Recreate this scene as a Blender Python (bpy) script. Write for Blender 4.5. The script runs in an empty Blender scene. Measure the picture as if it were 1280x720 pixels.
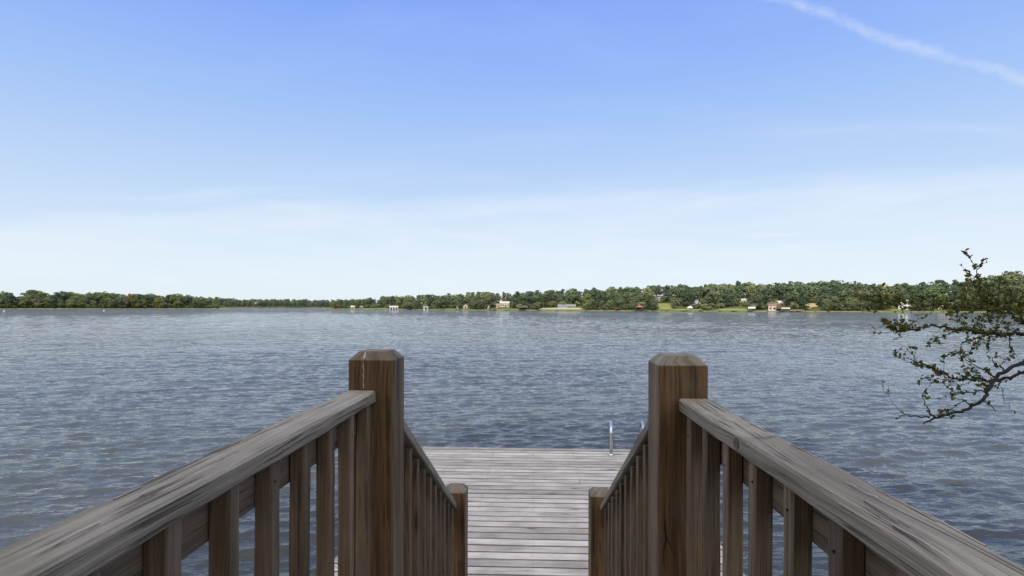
import bpy, math, random
import numpy as np
from mathutils import Vector, Matrix

random.seed(7)
rng = np.random.default_rng(11)
SC = bpy.context.scene
COL = SC.collection
R = math.radians

# ------------------------------------------------------------------ camera
CAM_Z = 2.85
PSI = R(2.27)
ROLL = R(0.1)
F_PX, CX, HY = 680.0, 640.0, 383.5
cam_d = bpy.data.cameras.new('camera')
cam = bpy.data.objects.new('camera', cam_d)
COL.objects.link(cam)
cam_d.lens = F_PX / 1280 * 36
cam_d.sensor_width = 36
cam_d.shift_y = (HY - 360) / 1280
cam_d.clip_start = 0.05
cam_d.clip_end = 8000
cam.matrix_world = (Matrix.Translation((0, 0, CAM_Z)) @ Matrix.Rotation(PSI, 4, 'Z')
                    @ Matrix.Rotation(R(90), 4, 'X') @ Matrix.Rotation(ROLL, 4, 'Z'))
SC.camera = cam
FWD = np.array([-math.sin(PSI), math.cos(PSI), 0.0])
RGT = np.array([math.cos(PSI), math.sin(PSI), 0.0])


def hor(px):
    return HY + (px - CX) * ROLL


def pt(px, py, D):
    """survey point: bearing / elevation read off the photo, at depth D (metres)"""
    p = D * (FWD + RGT * (px - CX) / F_PX)
    return np.array([p[0], p[1], CAM_Z - (py - hor(px)) / F_PX * D])


# ------------------------------------------------------------------ scene settings
SC.render.engine = 'CYCLES'
SC.view_settings.view_transform = 'Standard'
SC.view_settings.look = 'None'
SC.view_settings.exposure = 0
SC.view_settings.gamma = 1


# ------------------------------------------------------------------ node helpers
class NT:
    def __init__(self, tree):
        self.t = tree
        tree.nodes.clear()

    def n(self, typ, **kw):
        nd = self.t.nodes.new(typ)
        for k, v in kw.items():
            if k.startswith('_'):
                setattr(nd, k[1:], v)
            else:
                key = k.replace('__', ' ')
                if isinstance(v, bpy.types.NodeSocket):
                    self.t.links.new(v, nd.inputs[key])
                else:
                    nd.inputs[key].default_value = v
        return nd

    def link(self, a, b):
        self.t.links.new(a, b)

    def math(self, op, a, b=0.0, c=0.0, clamp=False):
        nd = self.t.nodes.new('ShaderNodeMath')
        nd.operation = op
        nd.use_clamp = clamp
        for i, v in enumerate((a, b, c)):
            if isinstance(v, bpy.types.NodeSocket):
                self.t.links.new(v, nd.inputs[i])
            else:
                nd.inputs[i].default_value = v
        return nd.outputs[0]

    def vmath(self, op, a, b=(0, 0, 0), s=1.0):
        nd = self.t.nodes.new('ShaderNodeVectorMath')
        nd.operation = op
        for i, v in enumerate((a, b)):
            if isinstance(v, bpy.types.NodeSocket):
                self.t.links.new(v, nd.inputs[i])
            else:
                nd.inputs[i].default_value = v
        if op == 'SCALE':
            if isinstance(s, bpy.types.NodeSocket):
                self.t.links.new(s, nd.inputs['Scale'])
            else:
                nd.inputs['Scale'].default_value = s
        return nd.outputs['Value'] if op in ('DOT_PRODUCT', 'LENGTH', 'DISTANCE') else nd.outputs[0]

    def comb(self, x, y, z=0.0):
        nd = self.t.nodes.new('ShaderNodeCombineXYZ')
        for i, v in enumerate((x, y, z)):
            if isinstance(v, bpy.types.NodeSocket):
                self.t.links.new(v, nd.inputs[i])
            else:
                nd.inputs[i].default_value = v
        return nd.outputs[0]

    def sep(self, v):
        nd = self.t.nodes.new('ShaderNodeSeparateXYZ')
        self.t.links.new(v, nd.inputs[0])
        return nd.outputs

    def noise(self, vec, scale=1.0, detail=3.0, rough=0.5, dist=0.0):
        nd = self.n('ShaderNodeTexNoise', Scale=scale, Detail=detail, Roughness=rough, Distortion=dist)
        if vec is not None:
            self.t.links.new(vec, nd.inputs['Vector'])
        return nd.outputs['Fac']

    def remap(self, v, a, b, c=0.0, d=1.0, smooth=True):
        nd = self.t.nodes.new('ShaderNodeMapRange')
        nd.interpolation_type = 'SMOOTHSTEP' if smooth else 'LINEAR'
        self.t.links.new(v, nd.inputs[0])
        for i, x in enumerate((a, b, c, d)):
            if isinstance(x, bpy.types.NodeSocket):
                self.t.links.new(x, nd.inputs[i + 1])
            else:
                nd.inputs[i + 1].default_value = x
        return nd.outputs[0]

    def mix(self, f, a, b, mode='MIX'):
        nd = self.t.nodes.new('ShaderNodeMix')
        nd.data_type = 'RGBA'
        nd.blend_type = mode
        for sock, v in ((nd.inputs[0], f), (nd.inputs[6], a), (nd.inputs[7], b)):
            if isinstance(v, bpy.types.NodeSocket):
                self.t.links.new(v, sock)
            elif isinstance(v, (tuple, list)):
                sock.default_value = (v[0], v[1], v[2], 1)
            else:
                sock.default_value = v
        return nd.outputs[2]

    def ramp(self, v, stops):
        nd = self.t.nodes.new('ShaderNodeValToRGB')
        self.t.links.new(v, nd.inputs[0])
        e = nd.color_ramp.elements
        while len(e) < len(stops):
            e.new(0.5)
        for i, (p, c) in enumerate(stops):
            e[i].position = p
            e[i].color = (c[0], c[1], c[2], 1)
        return nd.outputs[0]


def new_mat(name):
    m = bpy.data.materials.new(name)
    m.use_nodes = True
    return m, NT(m.node_tree)


def finish(g, shader):
    o = g.n('ShaderNodeOutputMaterial')
    g.link(shader, o.inputs[0])


# ------------------------------------------------------------------ world: sky, cirrus, trail
SUN_EL, SUN_AZ = R(38), R(-165)       # azimuth measured from +Y towards +X: behind the viewer, to the left
sun_dir = Vector((math.sin(SUN_AZ) * math.cos(SUN_EL), math.cos(SUN_AZ) * math.cos(SUN_EL), math.sin(SUN_EL)))
W = bpy.data.worlds.new('World')
SC.world = W
W.use_nodes = True
g = NT(W.node_tree)
sky = g.n('ShaderNodeTexSky', _sky_type='NISHITA')
sky.sun_disc = False
sky.sun_elevation = SUN_EL
sky.sun_rotation = SUN_AZ
sky.altitude = 0
sky.air_density = 1.0
sky.dust_density = 0.8
sky.ozone_density = 2.0
tc = g.n('ShaderNodeTexCoord').outputs['Generated']
dx, dy, dz = g.sep(tc)
zc = g.math('MAXIMUM', dz, 0.0)
# high haze: whiter towards the horizon
SKY_STRENGTH = 0.10
haze_f = g.math('POWER', g.math('SUBTRACT', 1.0, zc, clamp=True), 4.6)
skyc = g.mix(1.0, sky.outputs[0], (1.02, 1.02, 1.12), 'MULTIPLY')
lift = g.mix(.90, skyc,
             g.ramp(zc, [(0.0, (.83, .93, .98)), (.08, (.74, .87, .98)), (.16, (.61, .77, .98)), (.27, (.46, .645, .98)), (.38, (.335, .525, 1.0)), (.50, (.225, .40, 1.0)), (.62, (.46, .56, .82)), (1.0, (.64, .69, .79))]))
SKY_NODE_LIFT = lift
# cirrus sheet coordinates (plane at constant height)
inv = g.math('DIVIDE', 1.0, g.math('ADD', zc, 0.06))
cp = g.comb(g.math('MULTIPLY', dx, inv), g.math('MULTIPLY', dy, inv), 0.0)
warp = g.n('ShaderNodeTexNoise', Scale=0.5, Detail=2.0)
g.link(cp, warp.inputs['Vector'])
cpw = g.vmath('ADD', cp, g.vmath('SCALE', g.vmath('SUBTRACT', warp.outputs['Color'], (.5, .5, .5)), s=1.4))
st = g.vmath('MULTIPLY', cpw, (0.28, 1.0, 1.0))
c1 = g.noise(st, 1.1, 7, .58)
c2 = g.noise(g.vmath('ADD', st, (7.3, 2.1, 0)), 0.42, 4, .5)
wisp = g.math('MULTIPLY', g.remap(c1, .45, .78), g.remap(c2, .40, .68))
wisp = g.math('MULTIPLY', wisp, .80)
d1 = (pt(960, -4, 1) - np.array([0, 0, CAM_Z])); d2 = (pt(1282, 106, 1) - np.array([0, 0, CAM_Z]))
d1 /= np.linalg.norm(d1); d2 /= np.linalg.norm(d2)
nrm = np.cross(d1, d2); nrm /= np.linalg.norm(nrm)
w1 = g.noise(tc, 5.0, 3, .5)
w2 = g.noise(tc, 26.0, 4, .6)
off = g.math('ADD', g.math('MULTIPLY', g.math('SUBTRACT', w1, .5), .030), g.math('MULTIPLY', g.math('SUBTRACT', w2, .5), .020))
dist = g.math('ADD', g.vmath('DOT_PRODUCT', tc, tuple(nrm)), off)
along = g.vmath('DOT_PRODUCT', tc, tuple(np.cross(nrm, d1)))
front = g.remap(dy, .0, .2)
broken = g.remap(g.noise(tc, 22.0, 5, .7), .30, .62, .30, 1.0)
trail = g.math('MULTIPLY', g.remap(g.math('ABSOLUTE', dist), .0, .0110, 1.0, 0.0), g.math('MULTIPLY', front, broken))
trail = g.math('MULTIPLY', trail, .29)
vv = g.math('DIVIDE', dz, g.math('MAXIMUM', dy, .05))
uu = g.math('DIVIDE', dx, g.math('MAXIMUM', dy, .05))
edge = g.math('SUBTRACT', vv, g.math('ADD', .208, g.math('MULTIPLY', uu, .045)))
edge = g.math('ADD', edge, g.math('MULTIPLY', g.math('SUBTRACT', g.noise(g.vmath('MULTIPLY', tc, (4, 4, 22)), 1.0, 5, .6), .5), .07))
sheet = g.math('MULTIPLY', g.remap(edge, .020, -.028), g.remap(g.noise(g.vmath('MULTIPLY', tc, (5, 5, 34)), 1.0, 5, .6), .25, .75, .18, .50))
sheet = g.math('MULTIPLY', sheet, g.remap(dy, .1, .4))
wisp = g.math('MAXIMUM', wisp, sheet)
cl = g.math('MAXIMUM', wisp, trail)
cl = g.math('MULTIPLY', cl, g.remap(dz, .01, .05))
skyf = g.mix(cl, lift, (.86, .92, 1.0))
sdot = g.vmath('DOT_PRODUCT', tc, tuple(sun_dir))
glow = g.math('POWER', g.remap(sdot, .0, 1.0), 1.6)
FILL_GLOW = 1.6
gv_ = g.math('MULTIPLY', glow, FILL_GLOW)
skyf = g.mix(1.0, skyf, g.mix(1.0, (1.0, .87, .68), g.comb(gv_, gv_, gv_), 'MULTIPLY'), 'ADD')   # unseen warm glow added around the sun behind the viewer to fill the foreground
below = g.remap(dz, -.02, 0.0)
skyf = g.mix(below, (.10, .13, .12), skyf)
# the painted ramp above is in display units; the Background strength brings it to scene units
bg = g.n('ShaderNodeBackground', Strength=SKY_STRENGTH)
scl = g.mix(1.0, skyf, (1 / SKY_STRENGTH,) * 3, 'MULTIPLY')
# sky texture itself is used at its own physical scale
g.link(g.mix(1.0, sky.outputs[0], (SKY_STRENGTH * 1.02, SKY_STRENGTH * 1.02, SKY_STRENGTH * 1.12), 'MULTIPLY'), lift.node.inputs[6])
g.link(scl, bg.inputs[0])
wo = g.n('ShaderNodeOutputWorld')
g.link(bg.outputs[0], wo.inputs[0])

sd = bpy.data.lights.new('sun', 'SUN')
so = bpy.data.objects.new('sun', sd)
COL.objects.link(so)
sd.energy = 3.6
sd.angle = R(0.55)
sd.color = (1.0, .94, .84)
so.rotation_euler = (-sun_dir).to_track_quat('-Z', 'Y').to_euler()


# ------------------------------------------------------------------ mesh helpers
class MB:
    def __init__(self):
        self.v, self.f, self.uv, self.tint = [], [], [], []

    def face(self, idx, uvs, tint):
        self.f.append(idx); self.uv.append(uvs); self.tint.append(tint)

    def loft(self, secs, uoff=None, tint=None, capuv=True):
        """secs: list of (u, [ring points]); grain runs along u"""
        ou, ov = (random.uniform(0, 40), random.uniform(0, 40)) if uoff is None else uoff
        if tint is None:
            tint = random.random()
        base = len(self.v)
        n = len(secs[0][1])
        per = [0.0]
        r0 = secs[len(secs) // 2][1]
        for i in range(n):
            per.append(per[-1] + float(np.linalg.norm(np.subtract(r0[(i + 1) % n], r0[i]))))
        for u, ring in secs:
            self.v.extend([tuple(p) for p in ring])
        for k in range(len(secs) - 1):
            u0, u1 = secs[k][0], secs[k + 1][0]
            for i in range(n):
                j = (i + 1) % n
                a, b = base + k * n + i, base + k * n + j
                c, d = base + (k + 1) * n + j, base + (k + 1) * n + i
                self.face((a, b, c, d), ((u0 + ou, per[i] + ov), (u0 + ou, per[i + 1] + ov), (u1 + ou, per[i + 1] + ov), (u1 + ou, per[i] + ov)), tint)
        for k, rev in ((0, True), (len(secs) - 1, False)):
            ring = secs[k][1]
            c = np.mean(ring, axis=0)
            ax = np.subtract(ring[0], c); ax /= (np.linalg.norm(ax) + 1e-9)
            idx = [base + k * n + i for i in range(n)]
            nrm = np.cross(np.subtract(ring[1], ring[0]), np.subtract(ring[2], ring[1]))
            bx = np.cross(nrm / (np.linalg.norm(nrm) + 1e-9), ax)
            uvs = [(ou + .25 * float(np.dot(np.subtract(p, c), ax)), ov + float(np.dot(np.subtract(p, c), bx))) for p in ring]
            if rev:
                idx = idx[::-1]; uvs = uvs[::-1]
            self.face(tuple(idx), tuple(uvs), tint)

    def board(self, p0, p1, w, t, side=(1, 0, 0), seg=1, rad=.003, jit=0.0, tint=None, wear=0.0):
        """a sawn board from p0 to p1; w measured along `side`, t across it"""
        p0 = np.array(p0, float); p1 = np.array(p1, float)
        ax = p1 - p0; L = np.linalg.norm(ax); ax /= L
        s = np.array(side, float); s -= ax * np.dot(s, ax); s /= np.linalg.norm(s)
        up = np.cross(s, ax)
        if up[2] < 0 and abs(ax[2]) < .9:
            up = -up
            flip = True
        else:
            flip = False
        hw, ht = w / 2, t / 2
        prof = [(-hw + rad, -ht), (hw - rad, -ht), (hw, -ht + rad), (hw, ht - rad), (hw - rad, ht), (-hw + rad, ht), (-hw, ht - rad), (-hw, -ht + rad)]
        ph = [random.uniform(0, 6.28) for _ in range(8)]
        secs = []
        for k in range(seg + 1):
            q = p0 + ax * L * k / seg
            ring = []
            for i, (a, b) in enumerate(prof):
                e = jit * (math.sin(k * L / seg * 9 + ph[i]) + .6 * math.sin(k * L / seg * 31 + ph[(i + 3) % 8]) + random.uniform(-.5, .5)) if seg > 1 else 0
                kx = e * (1 if a > 0 else -1); ky = e * .6 * (1 if b > 0 else -1)
                ring.append(q + s * (a + kx) + up * (b + ky))
            if not flip:
                pass
            secs.append((L * k / seg, ring))
        # keep outward winding
        if np.dot(np.cross(s, up), ax) < 0:
            secs = [(u, r[::-1]) for u, r in secs]
        self.loft(secs, tint=tint)

    def tube(self, pts, radii, n=8, tint=None, uscale=1.0):
        pts = [np.array(p, float) for p in pts]
        secs = []
        u = 0.0
        prev = None
        for k, p in enumerate(pts):
            d = pts[min(k + 1, len(pts) - 1)] - pts[max(k - 1, 0)]
            d /= (np.linalg.norm(d) + 1e-9)
            ref = prev if prev is not None else (np.array([0, 0, 1.0]) if abs(d[2]) < .9 else np.array([1.0, 0, 0]))
            a = ref - d * np.dot(ref, d); a /= (np.linalg.norm(a) + 1e-9)
            prev = a
            b = np.cross(d, a)
            r = radii[k] if hasattr(radii, '__len__') else radii
            ring = [p + r * (a * math.cos(2 * math.pi * i / n) + b * math.sin(2 * math.pi * i / n)) for i in range(n)]
            if k:
                u += np.linalg.norm(p - pts[k - 1])
            secs.append((u * uscale, ring))
        self.loft(secs, tint=tint)

    def box(self, c, s, tint=None, rot=0.0):
        c = np.array(c, float)
        hx, hy, hz = s[0] / 2, s[1] / 2, s[2] / 2
        ca, sa = math.cos(rot), math.sin(rot)
        P = lambda x, y, z: c + np.array([x * ca - y * sa, x * sa + y * ca, z])
        r0 = [P(-hx, -hy, -hz), P(hx, -hy, -hz), P(hx, hy, -hz), P(-hx, hy, -hz)]
        r1 = [P(-hx, -hy, hz), P(hx, -hy, hz), P(hx, hy, hz), P(-hx, hy, hz)]
        self.loft([(0, r0), (s[2], r1)], tint=tint)

    def lathe(self, c, prof, n=16, tint=None):
        c = np.array(c, float)
        secs = []
        for r, z in prof:
            secs.append((z, [c + np.array([r * math.cos(2 * math.pi * i / n), r * math.sin(2 * math.pi * i / n), z]) for i in range(n)]))
        self.loft(secs, tint=tint)

    def build(self, name, mat, parent=None, smooth=False):
        me = bpy.data.meshes.new(name)
        me.from_pydata(self.v, [], self.f)
        uvl = me.uv_layers.new(name='UVMap')
        flat = [c for fu in self.uv for p in fu for c in p]
        uvl.data.foreach_set('uv', flat)
        at = me.attributes.new('tint', 'FLOAT', 'FACE')
        at.data.foreach_set('value', [float(t) for t in self.tint])
        if smooth:
            me.polygons.foreach_set('use_smooth', [True] * len(me.polygons))
        me.materials.append(mat)
        o = bpy.data.objects.new(name, me)
        COL.objects.link(o)
        if parent is not None:
            o.parent = parent
            o.matrix_parent_inverse = Matrix.Translation(-parent.location) if parent.rotation_euler.z == 0 else parent.matrix_basis.inverted()
        me.update()
        return o


def tag(o, label=None, cat=None, group=None, kind=None):
    if label: o['label'] = label
    if cat: o['category'] = cat
    if group: o['group'] = group
    if kind: o['kind'] = kind
    return o


def empty(name, loc=(0, 0, 0), label=None, cat=None, group=None):
    o = bpy.data.objects.new(name, None)
    o.empty_display_size = .3
    COL.objects.link(o)
    o.location = loc
    return tag(o, label, cat, group)


# ------------------------------------------------------------------ materials
def wood(name, dark, light, grey, top_grey=.8, side_grey=.15, crack=.6, bump=.5, knots=.5, green=0.0, grain=1.0, glo=.50, side_light=0.0, n0=.25, n1=.8):
    m, g = new_mat(name)
    uv = g.n('ShaderNodeUVMap').outputs[0]
    u, v, _ = g.sep(uv)
    tint = g.n('ShaderNodeAttribute', _attribute_name='tint').outputs['Fac']
    vo = g.n('ShaderNodeTexVoronoi', Scale=1.0)
    g.link(g.comb(g.math('MULTIPLY', u, 1.7), g.math('MULTIPLY', v, 8.0), 0.0), vo.inputs['Vector'])
    kd = vo.outputs['Distance']
    gate = g.math('GREATER_THAN', g.sep(vo.outputs['Color'])[0], 1 - knots)
    ring = g.math('MULTIPLY', g.remap(kd, 0.0, .55, 1.0, 0.0), gate)
    knot = g.math('MULTIPLY', g.remap(kd, .05, .15, 1.0, 0.0), gate)
    vw = g.math('ADD', v, g.math('MULTIPLY', ring, .022))
    sway = g.noise(g.comb(g.math('MULTIPLY', u, .9), g.math('MULTIPLY', v, 3.0)), 1.0, 2)
    vw = g.math('ADD', vw, g.math('MULTIPLY', sway, .05))
    gv = g.comb(g.math('MULTIPLY', u, 5.0), g.math('MULTIPLY', vw, 240.0 * grain))
    fine = g.noise(gv, 1.0, 5, .62)
    broad = g.noise(g.comb(g.math('MULTIPLY', u, .55), g.math('MULTIPLY', vw, 34.0 * grain)), 1.0, 3, .55)
    blot = g.noise(uv, 2.3, 4, .6)
    crk = g.noise(g.comb(g.math('MULTIPLY', u, 2.4), g.math('MULTIPLY', vw, 120.0 * grain), 3.3), 1.0, 3, .55)
    crm = g.remap(crk, .36, .42, 1.0, 0.0)
    crm = g.math('MULTIPLY', crm, g.remap(g.noise(uv, 5.0, 2), .36, .56))
    mixf = g.math('ADD', g.math('MULTIPLY', fine, .55), g.math('MULTIPLY', broad, .55))
    col = g.mix(g.remap(mixf, .34, .76), dark, light)
    gcol = g.mix(g.remap(mixf, .38, .73), tuple(c * glo for c in grey), tuple(min(1, c * 1.18) for c in grey))
    nx_, ny_, nz = g.sep(g.n('ShaderNodeNewGeometry').outputs['Normal'])
    upm = g.remap(nz, n0, n1, side_grey, top_grey)
    # side faces painted paler and greyer, for the light they catch
    upm = g.math('ADD', upm, g.math('MULTIPLY', g.remap(g.math('ABSOLUTE', nx_), .5, .95), side_light), clamp=True)
    gm = g.math('MULTIPLY', upm, g.remap(blot, .25, .65, .72, 1.12), clamp=True)
    col = g.mix(gm, col, gcol)
    if green:
        gn = g.math('MULTIPLY', g.remap(g.noise(uv, 6.0, 4, .65), .48, .70), green)
        col = g.mix(gn, col, (.16, .17, .115))
    col = g.mix(g.math('MULTIPLY', crm, crack), col, tuple(c * .22 for c in dark))
    col = g.mix(g.math('MULTIPLY', knot, .8), col, tuple(c * .35 for c in dark))
    col = g.mix(g.math('MULTIPLY', g.math('SUBTRACT', ring, knot, clamp=True), .30), col, tuple(c * .7 for c in dark))
    br = g.math('MULTIPLY', g.math('ADD', .78, g.math('MULTIPLY', tint, .44)), g.math('ADD', .72, g.math('MULTIPLY', blot, .56)))
    col = g.mix(1.0, col, g.comb(br, br, br), 'MULTIPLY')
    h = g.math('SUBTRACT', g.math('ADD', g.math('MULTIPLY', fine, .5), g.math('MULTIPLY', broad, .5)), g.math('MULTIPLY', crm, .9))
    bp = g.n('ShaderNodeBump', Strength=bump, Distance=.004, Height=h)
    b = g.n('ShaderNodeBsdfPrincipled', Roughness=.78, Normal=bp.outputs[0])
    b.inputs['Specular IOR Level'].default_value = .28
    g.link(col, b.inputs['Base Color'])
    finish(g, b.outputs[0])
    return m


M_POST = wood('brown_post_timber', (.052, .028, .012), (.205, .115, .050), (.25, .225, .185), top_grey=.8, side_grey=.04, crack=.55, bump=.45, knots=.4, green=.22, grain=.55, side_light=.36)
M_BAL = wood('brown_baluster_timber', (.050, .030, .016), (.175, .110, .058), (.235, .205, .165), top_grey=.6, side_grey=.20, crack=.5, bump=.5, knots=.4, green=.16, grain=.8, side_light=.18)
M_CAP = wood('weathered_rail_timber', (.060, .047, .033), (.25, .20, .145), (.365, .325, .27), top_grey=.92, side_grey=.58, crack=.6, bump=1.0, knots=.4, green=.38, grain=1.5, glo=.66)
M_DECK = wood('silvered_deck_timber', (.12, .092, .07), (.26, .22, .18), (.51, .475, .435), top_grey=.93, side_grey=.0, crack=.4, bump=.4, knots=.8, grain=.7, glo=.84, n0=.80, n1=.97)
M_DARKW = wood('wet_dark_timber', (.035, .028, .022), (.11, .09, .07), (.16, .15, .14), top_grey=.4, side_grey=.2, crack=.5, bump=.5)
M_BARK = wood('tree_bark', (.014, .011, .008), (.050, .040, .031), (.07, .065, .058), top_grey=.25, side_grey=.2, crack=.7, bump=.9, knots=.3, grain=.45)

M_LIMB = wood('dark_branch_bark', (.008, .006, .005), (.028, .022, .018), (.036, .032, .028), top_grey=.25, side_grey=.2, crack=.7, bump=.9, knots=.3, grain=.45)


def plain(name, col, rough=.6, metal=0.0, var=.25, scale=3.0, spec=.3):
    m, g = new_mat(name)
    tcn = g.n('ShaderNodeTexCoord').outputs['Object']
    n = g.noise(tcn, scale, 4, .6)
    k = g.remap(n, .25, .75, 1 - var, 1 + var * .6)
    c = g.mix(1.0, col, g.comb(k, k, k), 'MULTIPLY')
    b = g.n('ShaderNodeBsdfPrincipled', Roughness=rough, Metallic=metal)
    b.inputs['Specular IOR Level'].default_value = spec
    g.link(c, b.inputs['Base Color'])
    finish(g, b.outputs[0])
    return m


M_STEEL = plain('brushed_stainless_steel', (.62, .63, .65), .28, 1.0, .12, 30, .5)
M_SCREW = plain('rusted_screw', (.06, .045, .035), .6, .6, .3, 200)
M_WHITE = plain('white_paint', (.58, .57, .55), .6, 0, .10, .8)
M_CREAM = plain('cream_siding', (.48, .425, .345), .7, 0, .12, .8)
M_TAN = plain('tan_siding', (.50, .42, .32), .75, 0, .15, .8)
M_BRICK = plain('red_brown_siding', (.30, .15, .10), .8, 0, .2, .8)
M_GREYW = plain('grey_siding', (.42, .43, .44), .7, 0, .12, .8)
M_ROOFG = plain('grey_shingle', (.20, .205, .22), .85, 0, .2, 1.2)
M_ROOFD = plain('dark_shingle', (.075, .072, .07), .85, 0, .25, 1.2)
M_ROOFB = plain('brown_shingle', (.26, .19, .15), .85, 0, .2, 1.2)
M_ROOFL = plain('pale_shingle', (.45, .43, .40), .8, 0, .15, 1.2)
M_ROOFR = plain('rust_red_roofing', (.21, .12, .085), .75, 0, .2, 1.2)
M_GLASS = plain('dark_window_glass', (.03, .035, .045), .12, 0, .1, 1, .6)
M_OPEN = plain('shadowed_opening', (.022, .021, .020), .9, 0, .2, 1)
M_POSTD = plain('dark_pier_timber', (.085, .065, .05), .85, 0, .3, 2)
M_DROP = plain('dried_white_dropping', (.40, .38, .34), .85, 0, .2, 40)


def foliage(name, stops, trans=.22, bright=1.0, haze=0.0, usernd=True, hz=(.30, .38, .44)):
    m, g = new_mat(name)
    tint = g.n('ShaderNodeAttribute', _attribute_name='tint')
    r, gg, bb = g.sep(tint.outputs['Vector'])
    hue = r
    if usernd:
        orn = g.n('ShaderNodeObjectInfo').outputs['Random']
        hue = g.math('ADD', g.math('MULTIPLY', r, .35), g.math('MULTIPLY', orn, .65))
    c = g.ramp(hue, stops)
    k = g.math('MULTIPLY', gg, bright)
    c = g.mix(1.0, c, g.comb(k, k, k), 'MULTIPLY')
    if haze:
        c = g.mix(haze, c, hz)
    d = g.n('ShaderNodeBsdfDiffuse', Roughness=.4)
    g.link(c, d.inputs[0])
    t = g.n('ShaderNodeBsdfTranslucent')
    g.link(g.mix(1.0, c, (1.1, 1.15, .6), 'MULTIPLY'), t.inputs[0])
    mx = g.n('ShaderNodeMixShader', Fac=trans)
    g.link(d.outputs[0], mx.inputs[1]); g.link(t.outputs[0], mx.inputs[2])
    finish(g, mx.outputs[0])
    return m


GREENS = [(0.0, (.032, .046, .027)), (.35, (.050, .068, .034)), (.65, (.074, .088, .040)), (.9, (.110, .115, .048)), (1.0, (.14, .13, .052))]
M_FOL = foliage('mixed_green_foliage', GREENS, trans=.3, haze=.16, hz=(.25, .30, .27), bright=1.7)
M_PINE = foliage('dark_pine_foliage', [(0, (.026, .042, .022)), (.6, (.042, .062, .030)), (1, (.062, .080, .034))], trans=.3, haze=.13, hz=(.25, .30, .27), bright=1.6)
M_YEL = foliage('yellow_green_foliage', [(0, (.15, .15, .045)), (1, (.21, .19, .06))], bright=1.2)
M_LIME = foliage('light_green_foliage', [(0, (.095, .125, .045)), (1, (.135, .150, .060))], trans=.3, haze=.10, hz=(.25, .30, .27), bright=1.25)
M_ORANGE = foliage('orange_turning_foliage', [(0, (.13, .10, .035)), (1, (.17, .12, .05))], bright=1.1)
M_GREYFOL = foliage('grey_bare_twigs', [(0, (.14, .13, .11)), (1, (.18, .17, .15))], bright=1.1)
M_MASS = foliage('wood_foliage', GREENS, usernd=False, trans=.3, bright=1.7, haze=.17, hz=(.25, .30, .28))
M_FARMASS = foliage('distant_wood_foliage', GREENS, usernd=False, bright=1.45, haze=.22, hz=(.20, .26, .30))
M_LEAF = foliage('small_oval_leaves', [(0, (.062, .070, .024)), (.55, (.115, .120, .038)), (.85, (.18, .17, .06)), (1, (.15, .095, .05))], trans=.40, usernd=False, bright=1.15)
M_SHADE = foliage('shore_tree_foliage', GREENS, trans=.25, bright=1.0)


def ground_mat(name, stops, hi=None):
    m, g = new_mat(name)
    pos = g.n('ShaderNodeNewGeometry').outputs['Position']
    n = g.noise(pos, .35, 6, .65)
    n2 = g.noise(pos, .06, 3, .5)
    f = g.math('ADD', g.math('MULTIPLY', n, .6), g.math('MULTIPLY', n2, .4))
    c = g.ramp(g.remap(f, .3, .7, 0, 1, False), stops)
    if hi:
        z = g.sep(pos)[2]
        c = g.mix(g.remap(z, .15, .9, .85, 0.0), c, hi)
    b = g.n('ShaderNodeBsdfPrincipled', Roughness=.95)
    b.inputs['Specular IOR Level'].default_value = .1
    g.link(c, b.inputs['Base Color'])
    finish(g, b.outputs[0])
    return m


M_SHORE = ground_mat('shore_grass_and_soil', [(0, (.05, .06, .025)), (.5, (.085, .10, .035)), (1, (.14, .13, .06))], hi=(.20, .185, .085))
M_LAWN = ground_mat('mown_lawn', [(0, (.14, .19, .05)), (.5, (.19, .24, .07)), (1, (.25, .27, .10))])
M_LAWNY = ground_mat('yellow_green_lawn', [(0, (.14, .165, .045)), (.5, (.19, .20, .06)), (1, (.24, .235, .09))])  # grass of a yellower green
M_LAWNP = ground_mat('pale_dry_lawn', [(0, (.30, .30, .16)), (.5, (.36, .35, .20)), (1, (.42, .40, .26))])
M_SAND = ground_mat('bare_sandy_bank', [(0, (.34, .24, .13)), (.5, (.42, .31, .18)), (1, (.48, .38, .24))])
M_BANK = ground_mat('near_bank_leaf_litter', [(0, (.04, .035, .022)), (.5, (.08, .065, .04)), (1, (.09, .09, .04))])

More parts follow.
